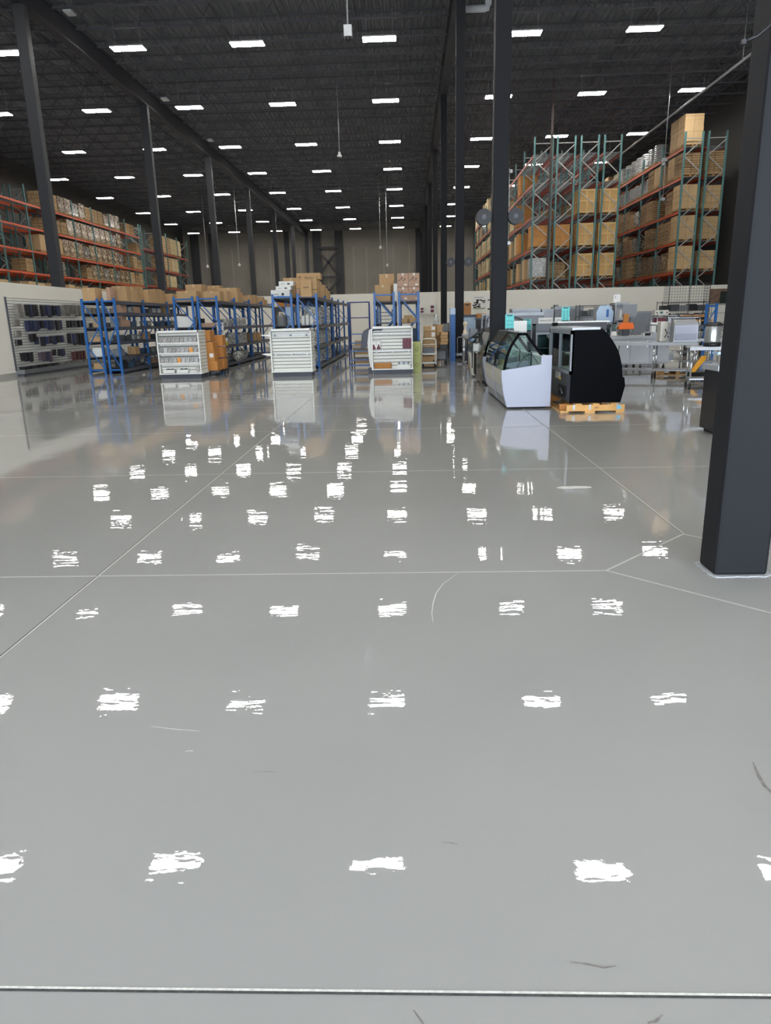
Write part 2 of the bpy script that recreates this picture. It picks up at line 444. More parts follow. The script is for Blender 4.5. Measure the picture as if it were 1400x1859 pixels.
# lamps
def lamp(loc, label):
    t = thing('ceiling_light', label, 'ceiling light', loc)
    b = MB().box((-.7,-.27,.02), (.7,.27,.07)).box((-.3,-.12,.07), (.3,.12,.11)); b.build('housing', mt['lampbody'], t)
    b = MB().box((-.69,-.26,0), (.69,-.02,.02)).box((-.69,.02,0), (.69,.26,.02)); b.build('diffuser', mt['lamp'], t)
    for s in (-.55, .55): MB().path([(s,0,.09), (s,0,1.42)], .006, 4).build('hanging_wire', mt['silver'], t)
    return t
LX = [-27.6, -22.28, -16.78, -11.68, -6.59, -1.03, 5.0, 9.93, 15.23]
LY = [-2., 7., 15.87, 24.52, 33.55, 42.2, 51.3, 60.05, 68.95, 78.6, 87.55, 96.6]
colw = ['outermost left', 'far left', 'second from left', 'third from left', 'fourth from left', 'centre', 'first right of centre', 'second right of centre', 'outermost right']
L0 = None
for j, y in enumerate(LY):
    for i, x in enumerate(LX):
        lab = 'lit hanging ceiling light, %s row from the entrance, %s line' % (ORD[j], colw[i])
        if (x < -24 and y < 60) or (x < -18 and y < 33) : continue
        if L0 is None: L0 = lamp((x,y,12.84), lab)
        else: dup(L0, (x,y,12.84), 0, lab, 'ceiling lights')
L0['group'] = 'ceiling lights'

# daylight through the storefront
la = bpy.data.lights.new('storefront_daylight', 'AREA'); la.shape = 'RECTANGLE'; la.size = 24; la.size_y = 5; la.cycles.is_portal = True
lo_ = bpy.data.objects.new('storefront_daylight', la); C.objects.link(lo_); lo_.location = (1, YF-.02, 2.5); lo_.rotation_euler = (math.pi/2, 0, 0)
w = bpy.data.worlds.new('sky'); sc.world = w; w.use_nodes = True
bg = w.node_tree.nodes['Background']
bg.inputs[0].default_value = (.84, .91, 1., 1); bg.inputs[1].default_value = 13.5   # bright overcast daylight outside the storefront
sc.view_settings.view_transform = 'Standard'; sc.view_settings.look = 'None'; sc.view_settings.exposure = 0; sc.view_settings.gamma = 1
sc.cycles.use_denoising = True; sc.cycles.sample_clamp_indirect = 8; sc.cycles.max_bounces = 8; sc.cycles.transparent_max_bounces = 16

# ---------------------------------------------------------------- pallet racks
BAY = 3.6
def upright_mesh(depth, ht, key, braced=True):
    b = MB()
    for x in (0, depth-.09): b.box((x, -.05, 0), (x+.09, .05, ht), 0)
    for x in (-.02, depth-.11): b.box((x, -.09, 0), (x+.13, .09, .012), 0)
    z, s = .3, 0; x0, x1 = .06, depth-.06
    b.bar((x0, 0, ht-.35), (x1, 0, ht-.35), .045, 1)
    z = ht-.42
    while z > .9:
        b.bar((x0 if s else x1, 0, z), (x1 if s else x0, 0, z-.82), .045, 1); z -= .82; s = 1-s
    return b.mesh('upright_frame', [mt['green'], mt['brace']])

def beam_mesh(L, m):
    b = MB().prism([(-.03,-.07),(.03,-.07),(.03,.03),(.012,.03),(.012,.07),(-.03,.07)], 'y', 0, L)
    return b.mesh('beam', mt[m])

def deck_mesh(depth, L):
    b = MB()
    n = 16
    for i in range(n+1):
        y = .06+(L-.12)*i/n
        b.box((.04, y-.012, .05), (depth-.04, y+.012, .075))
    for i in range(4):
        x = .1+(depth-.2)*i/3
        b.box((x-.02, .03, .03), (x+.02, L-.03, .06))
    return b.mesh('wire_deck', mt['deck'])

MESH = {}
def cached(key, fn):
    if key not in MESH: MESH[key] = fn()
    return MESH[key]

def rack(label, x, depth, y0, bays, bay, ht, levels, m, group, seenside=None, decks=True):
    t = thing('pallet_rack', label, 'rack', (x, y0, 0), 0, group)
    um = cached(('u', depth, ht), lambda: upright_mesh(depth, ht, 0))
    bm = cached(('b', bay, m), lambda: beam_mesh(bay-.1, m))
    dm = cached(('d', depth, bay), lambda: deck_mesh(depth, bay-.1))
    for k in range(bays+1): obj('upright_frame', um, t, (0, k*bay, 0))
    for k in range(bays):
        lv = levels(k) if callable(levels) else levels
        for z in lv:
            obj('beam', bm, t, (0.02, k*bay+.05, z-.07)); obj('beam', bm, t, (depth-.02, k*bay+.05, z-.07))
            if decks: obj('wire_deck', dm, t, (0, k*bay+.05, z-.05))
    return t

YA = 44.
AX = [(7.26, 1.1), (8.54, 1.08), (9.87, 1.06), (11.18, 1.02)]
AZ = [3.6, 5.32, 7.08, 8.85, 10.35]
nm = ['first row of the central block, beside the far aisle', 'second row of the central block', 'third row of the central block', 'fourth row of the central block, beside the right aisle']
for i, (x, d) in enumerate(AX):
    rack('teal and red pallet rack, ' + nm[i], x, d, YA, 10 if i == 0 else 7, BAY, 11.25, AZ, 'redbeam', 'racks of the central block')
BX = [(15.64, 1.06), (16.94, 1.08)]
BZ = [3.85, 5.5, 7.15, 8.95, 10.5]
rack('teal and orange pallet rack along the aisle, left row of the right block', 15.64, 1.06, YA, 6, BAY, 11.27, BZ, 'orange', 'racks of the right block')
rack('teal and orange pallet rack next to the dark side wall', 16.94, 1.08, YA, 5, BAY, 11.27, BZ, 'redbeam', 'racks of the right block')
LB, LY0 = 3.53, 44.1-3.53
LZ = [3.7, 5.25, 6.73, 8.27, 9.8]
LZ2 = [3.7, 5.4, 7.12, 8.9]
rack('long orange pallet rack behind the left white wall, front row', -27.06, 1.06, LY0, 9, LB, 11.0, LZ, 'orange', 'racks behind the left wall')
rack('orange pallet rack behind the left white wall, rear row', -28.4, 1.06, LY0, 9, LB, 11.0, LZ, 'orange', 'racks behind the left wall')
rack('short red pallet rack at the far left with three laden levels', -27.06, 1.06, LY0+9*LB+.6, 4, 3.7, 11.0, LZ2, 'redbeam', 'racks behind the left wall')

# ---------------------------------------------------------------- pallet loads
def pallet_mesh(w, d):
    b = MB()
    for i in range(5): b.box((-w/2, -d/2+i*(d-.1)/4, .10), (w/2, -d/2+i*(d-.1)/4+.1, .125))
    for i in range(3): b.box((-w/2+i*(w-.1)/2, -d/2, .02), (-w/2+i*(w-.1)/2+.1, d/2, .10))
    for i in range(3): b.box((-w/2, -d/2+i*(d-.1)/2, 0), (w/2, -d/2+i*(d-.1)/2+.1, .02))
    return b.mesh('pallet', mt['pallet'])

def block(w, d, h, z=.125, layers=1, jit=.0, seed=0):
    """one closed body in layers; each layer sits a little out of line"""
    r = random.Random(seed); V = []; F = []
    rings = []
    for i in range(layers):
        dx, dy = (r.uniform(-jit, jit), r.uniform(-jit, jit))
        for zz in (z+h*i/layers+.006, z+h*(i+1)/layers-.006):
            rings.append([(-w/2+dx, -d/2+dy, zz), (w/2+dx, -d/2+dy, zz), (w/2+dx, d/2+dy, zz), (-w/2+dx, d/2+dy, zz)])
    for q in rings: V += q
    n = len(rings)
    F.append((3,2,1,0)); F.append(tuple(4*(n-1)+j for j in range(4)))
    for i in range(n-1):
        for j in range(4): F.append((4*i+j, 4*i+(j+1)%4, 4*i+4+(j+1)%4, 4*i+4+j))
    b = MB(); b.add(V, F); return b

def load_proto(kind, w, d, h, seed=0):
    t = thing('pallet_load', kind, 'pallet load', (0,0,-50))
    obj('pallet', cached(('p', w, d), lambda: pallet_mesh(w, d)), t)
    if kind in ('cload', 'clflat', 'cpale', 'ctall'):
        block(w, d, h, .125, max(2, int(h/.3)) if kind != 'clflat' else max(3, int(h/.12)), .012 if kind == 'cload' else .02, seed).build('carton_stack', mt[kind], t)
    elif kind == 'cbig':
        block(w, d, h, .125, 1).build('carton', mt['cbig'], t)
        MB().box((-w/2-.003, -.03, .2), (w/2+.003, .03, .128+h)).build('tape', mt['cpale'], t)
    elif kind in ('wrap', 'wrapgrey', 'wrapwhite'):
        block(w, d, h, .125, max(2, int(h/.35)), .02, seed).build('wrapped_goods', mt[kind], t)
    elif kind in ('crate', 'cratet'):
        block(w, d, h, .125, 1).build('panel_box', mt[kind], t)
        b = MB()
        for s in (-1, 1):
            y = s*(d/2+.012); e = .035
            for x in (-w/2+.05, 0, w/2-.05): b.cbox((x, y, .125+h/2), (.09, .024, h))
            for z in (.17, .125+h*.5, .08+h): b.cbox((0, y+s*.005, z), (w, .024, .09))
            x = s*(w/2+.012)
            for yy in (-d/2+.05, 0, d/2-.05): b.cbox((x, yy, .125+h/2), (.024, .09, h))
            for z in (.17, .125+h*.5, .08+h): b.cbox((x+s*.005, yy*0, z), (.024, d, .09))
        b.build('batten_frame', mt['batten' if kind == 'crate' else 'cratet'], t)
    elif kind == 'pail':
        prof = [(.40, .125)]; z = .125; k = 9
        for i in range(k):
            zz = .125+h*i/k
            prof += [(.43, zz+.01), (.43, zz+h/k*.62), (.395, zz+h/k*.7), (.395, zz+h/k*.96)]
        prof += [(.40, .125+h), (.2, .13+h)]
        b = MB().lathe(prof, (0,0,0), 18); b.build('pail_stack', mt['pail'], t)
    return t

PROTO = {}
NAMES = {'cload': 'kraft carton load', 'clflat': 'stack of flat kraft cartons', 'cbig': 'big kraft carton', 'ctall': 'tall plain carton load', 'cpale': 'pale tall carton load', 'wrap': 'stretch wrapped carton load',
         'wrapgrey': 'grey stretch wrapped load', 'wrapwhite': 'white wrapped load', 'crate': 'new plywood crate', 'cratet': 'orange plywood crate', 'pail': 'stack of silver ribbed pails'}
SEEN_L = {}
def load(kind, w, d, h, loc, label, group, rz=0.):
    key = (kind, w, d, round(h, 2))
    n = SEEN_L.get(label, 0); SEEN_L[label] = n+1
    if key not in PROTO:
        t = load_proto(kind, w, d, h, len(PROTO)); PROTO[key] = t
        t.location = loc; t.rotation_euler = (0,0,rz); t['label'] = label; t['group'] = group
        return t
    return dup(PROTO[key], loc, rz, label, group)

slot = ['near', 'middle', 'far']
def lvl(i): return ['bottom', 'lowest', 'second', 'third', 'top'][i]
# left rack: what stands on each level, bay by bay (three slots in each)
LP = {
 4: ['c.c', 'cw.', '...', '..c', 'cWW', 'gWo', 'oow', 'WW.', 'kk.'],
 3: ['...', '...', '...', '..k', 'kkW', 'WWW', 'WWW', 'gW.', '..k'],
 2: ['c.c', 'cc.', '...', '.bb', 'bWW', 'WgW', 'WWW', 'Wg.', '.ck'],
 1: ['.cc', 'cb.', '..k', '...', 'g..', '.kW', 'WgW', 'gWW', 'ckc'],
 0: ['ccc', 'cbb', '.cb', 'bcc', 'cbc', 'ccb', 'bcb', 'ccb', 'bcc'],
}
kindof = {'c': 'cload', 'w': 'wrap', 'W': 'wrap', 'g': 'wrapgrey', 'k': 'clflat', 'o': 'cload', 'b': 'cbig', 'p': 'cpale'}
for lv, rows in LP.items():
    for k, row in enumerate(rows):
        for s, ch in enumerate(row):
            if ch == '.': continue
            kd = kindof[ch]; hmax = LZ[lv+1]-LZ[lv]-.45 if lv < 4 else 1.05
            h = min({'c': 1.0, 'b': 1.05, 'o': .95, 'k': .75, 'W': 1.08, 'w': .8, 'g': .9}[ch], hmax)
            if lv == 0: h = .75+.05*((k+s) % 3)
            load(kd, 1.0, 1.0 if ch != 'k' else .95, h, (-26.52, LY0+k*LB+.62+s*1.12, LZ[lv]+.03),
                 '%s on left rack, %s level, %s bay, %s place' % (NAMES[kd], lvl(lv), ORD[k], slot[s]), 'loads on the left rack')
for lv, rows in {3: ['...', '.cc', 'cpp', 'p..'], 2: ['...', '.cc', 'cpp', '...'], 1: ['...', '.cc', 'pp.', '...'], 0: ['...', 'ccc', 'cc.', '...']}.items():
    for k, row in enumerate(rows):
        for s, ch in enumerate(row):
            if ch == '.': continue
            kd = kindof[ch]
            load(kd, 1.0, 1.05, [.9, 1.15, 1.3, 1.6][lv], (-26.52, LY0+9*LB+.6+k*3.7+.65+s*1.15, LZ2[lv]+.03),
                 '%s on the short far left rack, %s level, %s bay, %s place' % (NAMES[kd], ['bottom', 'lowest', 'middle', 'top'][lv], ORD[k], slot[s]), 'loads on the short far rack')

# central block, first row (its face shows down the far aisle)
AP = {
 4: ['...', '...', '...', '...', '..c', 'c.p', 'ccp', 'pcp', 'cc.', 'pcp'],
 3: ['...', '.t.', '...', '...', 'ppc', '.pp', 'pc.', 'ggg', 'cc.', 'pc.'],
 2: ['...', '..t', 'pp.', '.c.', 'cpp', 'pcp', 'ppc', 'pcp', 'ccp', 'cp.'],
 1: ['t..', '.tb', '.b.', 'cp.', 'pcp', 'cpp', '.pp', 'pcp', 'ccp', '...'],
 0: ['w.b', '.b.', 'c..', 'b.p', 'cpp', 'ppc', 'pp.', 'c.c', 'cp.', 'cc.'],
}
kindof.update({'t': 'cratet', 'w': 'wrapwhite', 'e': 'crate'})
for lv, rows in AP.items():
    for k, row in enumerate(rows):
        for s, ch in enumerate(row):
            if ch == '.': continue
            kd = kindof[ch]; h = {'c': 1.0, 'p': 1.15, 't': 1.2, 'b': 1.1, 'w': 1.15, 'g': .9}[ch] * (1 + .06*((k*3+s) % 3-1))
            w_ = 1.05
            load(kd, w_, 1.05, min(h, [1.3,1.35,1.35,1.12,1.28][lv]), (7.26+.55, YA+k*BAY+.66+s*1.13, AZ[lv]+.03),
                 '%s in first central rack row, %s level, %s bay, %s place' % (NAMES[kd], lvl(lv), ORD[k], slot[s]), 'loads in the central block')
for i, lv, kd, h in ((2,2,'crate',1.25), (3,2,'crate',1.25), (2,1,'crate',1.2), (3,1,'crate',1.2), (2,0,'crate',1.25), (3,0,'crate',1.25), (1,1,'cratet',1.15)):
    x, d = AX[i]
    load(kd, 1.0 if i > 1 else .8, 1.1, h, (x+d/2, YA+.7, AZ[lv]+.03),
         '%s at near end of %s central rack row, %s level' % (NAMES[kd], ORD[i], lvl(lv)), 'crates in the rack ends')
for i, lv, k, s, kd, h in ((1,1,0,2,'cload',1.0), (1,0,0,1,'cload',.9), (1,0,1,0,'cload',1.1), (2,0,0,2,'cload',1.1), (2,1,1,0,'cload',1.0), (1,2,1,1,'clflat',.8), (3,0,1,0,'cload',1.1), (2,2,1,0,'cload',.9)):
    x, d = AX[i]
    load(kd, 1.0, 1.05, h, (x+d/2, YA+k*BAY+.7+s*1.12, AZ[lv]+.03),
         '%s inside the central block, %s row, %s level, %s bay' % (NAMES[kd], ORD[i], lvl(lv), ORD[k]), 'loads in the central block')
# right block
BP = {
 4: [('ctall','ctall',None), (None,'pail','pail'), ('pail','pail','pail'), ('pail','pail','cpale'), (None,'clflat',None), (None,None,None)],
 3: [('clflat','ctall',None), ('cbig','clflat','pail'), ('pail','pail','pail'), ('pail','pail','pail'), (None,None,None), (None,None,None)],
 2: [('ctall','clflat',None), (None,'clflat','clflat'), ('wrapgrey','clflat','clflat'), ('clflat','cload',None), ('cload',None,None), (None,None,None)],
 1: [('ctall','clflat','clflat'), ('clflat','clflat',None), ('wrapgrey','clflat','clflat'), ('wrapgrey','cload',None), (None,'cload',None), (None,None,None)],
 0: [('ctall','wrap','wrapgrey'), ('wrap','wrap','wrapgrey'), (None,'cload','cload'), ('wrapgrey',None,'wrap'), ('cload',None,None), (None,None,None)],
}
hB = {'ctall': 1.28, 'cload': 1.3, 'clflat': 1.12, 'pail': 1.05, 'cpale': .9, 'cbig': 1.3, 'wrapgrey': .85, 'wrap': 1.0}
for lv, rows in BP.items():
    for k, row in enumerate(rows):
        for s, kd in enumerate(row):
            if kd is None: continue
            h = hB[kd]
            if kd == 'clflat' and (k*3+s) % 4 == 3: h = .8
            if lv == 4 and k == 0: h = 1.55
            if kd == 'pail' and lv == 3: h = .85
            if kd in ('ctall', 'cbig') and lv == 3: h = 1.12
            load(kd, 1.05, 1.05, h, (15.64+.53, YA+k*BAY+.66+s*1.13, BZ[lv]+.03),
                 '%s on the right aisle rack, %s level, %s bay, %s place' % (NAMES[kd], lvl(lv), ORD[k], slot[s]), 'loads on the right aisle rack')
for lv, kd, h in ((3,'clflat',1.2), (2,'ctall',1.2), (1,'ctall',1.2), (0,'ctall',1.0)):
    load(kd, 1.0, 1.05, h, (16.94+.54, YA+.7, BZ[lv]+.03), '%s at near end of rack by dark wall, %s level' % (NAMES[kd], lvl(lv)), 'loads by the dark wall')

# ================================================================= sales floor
mt['blue'] = M('blue shelving paint', (30, 98, 168), .4, var=.06, rand=.04)
mt['navy'] = M('navy blue paint', (34, 58, 118), .4)
mt['shelf'] = M('dark grey shelf steel', (74, 77, 88), .45, var=.08, scale=5)
mt['white'] = M('white powder coat', (236, 236, 230), .4, var=.02)
mt['slat'] = M('white slat panel', (232, 231, 222), .45, var=.03)
mt['kick'] = M('dark grey plinth', (62, 66, 78), .5)
mt['groove'] = M('grey slat groove', (126, 127, 122), .5)
mt['hook'] = M('chrome hook', (120, 120, 120), .3, .8)
mt['bag'] = wrapmat('clear bag of small parts', (138, 132, 128), (240, 238, 236), .25, 55., .2, .8)
mt['bagw'] = wrapmat('clear bag of white parts', (200, 200, 200), (252, 252, 252), .25, 55., .2, .8)
mt['bago'] = M('orange printed bag', (226, 160, 84), .35, var=.15, scale=20)
mt['card'] = M('kraft carton board', (190, 156, 112), .75, var=.07, scale=3, rand=.12)
mt['cardo'] = M('orange brown carton board', (190, 128, 62), .7, var=.07, scale=3, rand=.08)
mt['cardw'] = M('white carton board', (226, 226, 220), .65, var=.03, rand=.04)
mt['tape'] = M('packing tape', (204, 178, 138), .3, rand=.1)
mt['ink'] = M('dark print', (52, 44, 38), .7)
mt['rose'] = M('rosy brown carton board', (186, 152, 128), .75, var=.06, rand=.05)
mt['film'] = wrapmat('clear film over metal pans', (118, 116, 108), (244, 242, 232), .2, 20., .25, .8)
mt['pan'] = M('stainless pan', (196, 198, 196), .28, .75, var=.08)
mt['steel'] = M('brushed stainless steel', (178, 181, 185), .5, .35, var=.05, scale=2)
mt['steeld'] = M('dull steel', (140, 143, 146), .4, .6, var=.06, scale=2)
mt['chrome'] = M('chrome tube', (205, 207, 208), .18, .9)
mt['greyp'] = M('grey cabinet paint', (128, 132, 138), .4, var=.04)
mt['greyd'] = M('dark grey cabinet', (72, 75, 82), .4, var=.05)
mt['maroon'] = M('maroon print', (104, 38, 56), .5, var=.1)
mt['red'] = M('red plastic', (206, 62, 52), .4, var=.2, scale=30)
mt['teal'] = M('teal placard', (92, 196, 192), .5, var=.03)
mt['tealink'] = M('dark teal print', (30, 92, 96), .5)
mt['yellow'] = M('yellow plastic', (226, 196, 40), .45)
mt['amber'] = M('amber yellow truck paint', (232, 166, 44), .4)
mt['orangep'] = M('orange plastic', (255, 118, 28), .4)
mt['lime'] = M('pale green carton', (172, 178, 112), .65, var=.05, rand=.05)
mt['deliw'] = M('white gloss end panel', (164, 168, 184), .35, var=.01)
mt['cream'] = M('cream front panel', (206, 202, 188), .25, var=.03, coat=.4)
mt['blackg'] = M('black panel', (6, 7, 11), .6, var=.1, scale=2, spec=.05)
mt['bluebin'] = M('slate blue bins', (62, 88, 112), .5, rand=.05)
mt['clearfilm'] = glassy('clear stretch film', (250, 251, 252), .25, .12, .8)
mt['glass'] = glassy('display glass', (206, 224, 220), .1, .02, .9)
mt['glassc'] = glassy('clear case glass', (222, 238, 234), .0, .02, .22)
mt['mesh'] = M('black wire grid', (34, 34, 36), .5)
mt['woodp'] = M('pallet boards', (214, 166, 100), .75, var=.14, scale=5)
mt['wood'] = M('wooden shelf', (182, 128, 72), .6, var=.1)
mt['bluefilm'] = M('pale blue protective film', (176, 200, 222), .35, var=.04)
mt['knife'] = [M('navy packaging', (44, 50, 76), .35, var=.3, scale=14, rand=.3), M('black packaging', (34, 33, 36), .35, var=.3, scale=14, rand=.3), M('grey packaging', (120, 116, 110), .4, var=.3, scale=14, rand=.25),
               M('purple packaging', (92, 78, 88), .4, var=.3, scale=14, rand=.25), M('dark red packaging', (84, 46, 46), .4, var=.3, scale=14, rand=.3), M('tan packaging', (186, 166, 128), .5, var=.2, scale=10)]
mt['khead'] = M('packaging header', (196, 194, 188), .4)

def carton(name, w, d, h, m, loc, label, group=None, rz=0., tape=True, cat='box', mark=None, tm='tape'):
    t = thing(name, label, cat, loc, rz, group)
    bd = MB().box((-w/2,-d/2,0), (w/2,d/2,h)).build('body', mt[m], t, bevel=.006)
    if tape:
        b = MB().box((-.028,-d/2-.002,h-.1*h-.03), (.028,-d/2,h)).box((-.028,-d/2,h), (.028,d/2,h+.002)); b.build('tape', mt[tm], bd)
    if mark:
        text(mark, min(.1, w*.2), mt['ink'], t, (0, -d/2-.003, h*.66), name='print')
    return t

# ---- blue shelving rows
def blue_upright(d, ht):
    b = MB()
    for x in (0, d-.07):
        b.box((x, -.035, 0), (x+.07, .035, ht), 0); b.box((x-.01, -.05, 0), (x+.08, .05, .008), 0)
    b.box((.06,-.012,ht-.12), (d-.06,.012,ht-.07), 0); b.box((.06,-.012,.1), (d-.06,.012,.15), 0)
    z = ht-.16; s = 0; n = 3; st = (z-.16)/n
    for i in range(n):
        b.bar((.05 if s == 0 else d-.05, 0, z), (d-.05 if s == 0 else .05, 0, z-st), .032, 1); z -= st; s = 1-s
    return b.mesh('upright_frame', [mt['blue'], mt['blue']])
def blue_shelf(d, L):
    b = MB().box((.01, .04, -.02), (d-.01, L-.04, 0))
    for x in (-.012, d-.023): b.box((x, .035, -.1), (x+.035, L-.035, .006))
    return b.mesh('shelf_board', mt['shelf'])
def blue_unit(label, x, d, y0, bays, L, zs, ht=2.42):
    t = thing('shelving_unit', label, 'shelving unit', (x, y0, 0), 0, 'blue shelving rows')
    um = cached(('bu', d, ht), lambda: blue_upright(d, ht)); sm = cached(('bs', d, L), lambda: blue_shelf(d, L))
    for k in range(bays+1): obj('upright_frame', um, t, (0, k*L, 0))
    for k in range(bays):
        for z in zs: obj('shelf_board', sm, t, (0, k*L, z))
    return t
Z1 = [.14, .55, 1.04, 1.5, 1.96, 2.33]; Z2 = [.14, .76, 1.42, 2.3]
U = {}
U['1a'] = blue_unit('blue shelving unit nearest the left white wall, left half of its row', -10.68, .58, 23.65, 3, 2.6, Z1)
U['1b'] = blue_unit('blue shelving unit nearest the left white wall, right half of its row', -9.98, .46, 23.6, 3, 2.6, Z1)
U['2a'] = blue_unit('blue shelving unit behind the small parts display, left half of its row', -8.14, .72, 25.2, 4, 2.6, Z2, 2.47)
U['2b'] = blue_unit('blue shelving unit behind the brown carton stack, right half of its row', -7.30, .72, 25.2, 4, 2.6, Z2, 2.47)
U['3a'] = blue_unit('blue shelving unit behind the bare white display, left half of its row', -4.44, .68, 23.85, 5, 2.5, Z2)
U['3b'] = blue_unit('blue shelving unit with wrapped pans on three levels, right of the bare display', -3.62, .68, 23.85, 5, 2.5, Z2)
U['4a'] = blue_unit('short blue shelving unit with slate bins, behind the poster display', -1.13, .70, 24.3, 2, 2.4, [.14, .8, 1.42, 2.12])
U['4b'] = blue_unit('short blue shelving unit under the four printed cartons', -.31, .70, 24.3, 2, 2.4, [.14, .8, 1.42, 2.12])

# ---- cartons along the tops of the shelving
top1 = 2.34
seq = [(.42,.55,.42,23.95,-10.35,'plain kraft carton'), (.12,.5,.44,24.3,-10.08,'red edged carton'), (.5,.38,.5,24.82,-9.85,'taped kraft carton'), (.45,.55,.38,25.3,-9.9,'low kraft carton'), (.55,.5,.52,25.9,-9.8,'torn kraft carton'),
       (.3,.4,.55,26.4,-9.75,'narrow tall carton'), (.5,.6,.46,27.0,-9.85,'open flapped carton'), (.5,.5,.5,27.7,-9.8,'square kraft carton'), (.3,.5,.53,28.3,-9.75,'slim kraft carton'), (.35,.4,.5,28.8,-9.8,'tall kraft carton'),
       (.6,.5,.4,29.5,-9.75,'wide kraft carton'), (.5,.5,.35,30.2,-9.8,'low square carton'), (.6,.45,.42,30.9,-9.75,'long kraft carton')]
for i, (w, d, h, y, x, nm_) in enumerate(seq):
    x = -10.39 if i == 0 else -9.76-.14 if i == 1 else -9.76; w = min(w, .42) if i == 0 else min(w, .22) if abs(y-26.2) < .35 or abs(y-28.8) < .35 else w; h += 0
    carton('carton', w, d, h, 'rose' if i == 1 else 'card', (x, y, top1), nm_+' on top of the left blue row, %s from the near end' % ORD[i], 'cartons on the left row', tape=i % 2 == 0, mark='CEDAR' if 0 else None)
big2 = [(.6,.5,.42,-9.5,31.2,'large kraft carton hanging past the end of the left blue row')]
seq2 = [(.7,.5,.36,-7.78,25.9,2.3), (.6,.5,.34,-6.94,26.1,2.3), (.6,.6,.62,-7.78,26.9,2.3), (.66,.5,.38,-6.94,27.0,2.3), (.5,.5,.5,-7.78,28.3,2.3), (.7,.6,.55,-6.94,28.6,2.3), (.5,.4,.42,-6.94,29.5,2.3), (.5,.5,.7,-7.78,29.6,2.3), (.6,.5,.3,-6.94,31.0,2.3), (.5,.5,.5,-7.78,31.6,2.3)]
for i, (w, d, h, x, y, z) in enumerate(seq2):
    carton('carton', w, d, h, 'card', (x, y, z+.01), '%s kraft carton on top of the second blue row, %s from the near end' % ('low' if h < .4 else 'tall' if h > .58 else 'mid sized', ORD[i]), 'cartons on the second row')
for i, (w, d, h, x, y) in enumerate([(.55,.5,.4,-6.94,32.2), (.6,.5,.36,-6.94,33.6), (.5,.4,.26,-6.94,34.6)]):
    carton('carton', w, d, h, 'card', (x, y, 2.31), 'kraft carton at the far end of the second blue row, %s of three' % ORD[i], 'cartons on the second row')
t = carton('carton', .9, .6, .95, 'cardo', (-6.4, 38.5, 2.3), 'orange brown carton with a white label standing past the far shelving', tape=False)
MB().box((-.1,-.306,.45), (.1,-.301,.6)).build('label_sheet', mt['paper'], t)
MB().box((-.65,-.42,2.05), (.65,.42,2.3)).box((-.6,-.38,0), (-.5,.38,2.05)).box((.5,-.38,0), (.6,.38,2.05)).build('display_stand', mt['greyd'], None, (-6.4, 38.5, 0))
tag(bpy.data.objects['display_stand'], 'dark grey stand under the orange brown carton by the back partition', 'stand')
# third row, left half: stacked white appliance cartons
for i, (x, y, w, h, z, nm_) in enumerate([(-4.16,24.2,.62,.24,2.31,'bottom'), (-4.06,24.25,.5,.12,2.552,'middle'), (-3.97,24.3,.48,.15,2.674,'top')]):
    t = carton('carton', w, .5, h, 'cardw', (x, y, z), '%s white carton in the stack of three on the third blue row' % nm_, 'white cartons', tape=False)
    b = MB().box((-.16,-.253,h*.4), (-.06,-.251,h*.46)).box((-.18,-.253,h*.38), (-.16,-.251,h*.48)); b.box((.04,-.253,h*.3), (.12,-.251,h*.6)).build('print', mt['ink'], t)
    if i == 0: MB().box((-.12,-.253,.02), (.14,-.251,.06)).build('blue_stripe', M('blue print', (110,140,190), .5), t)
# third row, right half: cartons with printed words
t = carton('carton', .36, .5, .28, 'rose', (-3.47, 24.4, 2.31), 'rosy printed carton at the foot of the third row stack, left', tape=False); text('Moeslu', .085, mt['ink'], t, (.02,-.254,.17), name='print', shear=.3)
t = carton('carton', .36, .5, .27, 'card', (-3.47, 24.4, 2.595), 'kraft carton second in the third row stack, left', tape=False)
t = carton('carton', .78, .5, .2, 'card', (-3.25, 24.45, 2.87), 'wide kraft carton lying across the top of the third row stack', tape=False); text('Moeslu', .1, mt['ink'], t, (-.2,-.254,.07), name='print', shear=.3)
t = carton('carton', .5, .22, .42, 'card', (-3.2, 24.04, 2.55), 'kraft carton with a dark printed word in the middle of the third row stack', tape=False); text('Moeslu', .1, mt['ink'], t, (0,-.114,.35), name='print', shear=.3)
t = carton('carton', .5, .22, .23, 'card', (-3.2, 24.06, 2.31), 'plain kraft carton under the printed carton of the third row', tape=False)
t = carton('carton', .36, .16, .52, 'card', (-3.28, 23.82, 2.31), 'upright kraft carton with three small marks, front of the third row', tape=False)
for k in range(3): MB().box((-.075+k*.06,-.083,.27), (-.045+k*.06,-.081,.31)).build('arrow_mark', mt['ink'], t)
for i in range(12):
    h = [.66,.62,.58,.5,.56,.5,.46,.5,.4,.42,.36,.34][i]
    carton('carton', .42, [.12,.1,.16,.12,.2,.14,.12,.22,.2,.2,.3,.3][i], h, 'cardw' if i == 9 else 'card', (-3.26+.02*((i*7)%3), 24.8+i*.29+(.45 if i > 4 else 0), 2.31),
           '%s carton filed on edge on the third blue row, %s from the front' % ('white' if i == 9 else 'kraft', ORD[i]), 'cartons filed on the third row', tape=False)
for i in range(4):
    carton('carton', .55, .4, [.5,.72,.62,.45][i], 'card', (-4.1, 25.2+i*.9, 2.31), 'kraft carton on the left half of the third blue row, %s behind the white cartons' % ORD[i], 'cartons behind white cartons')
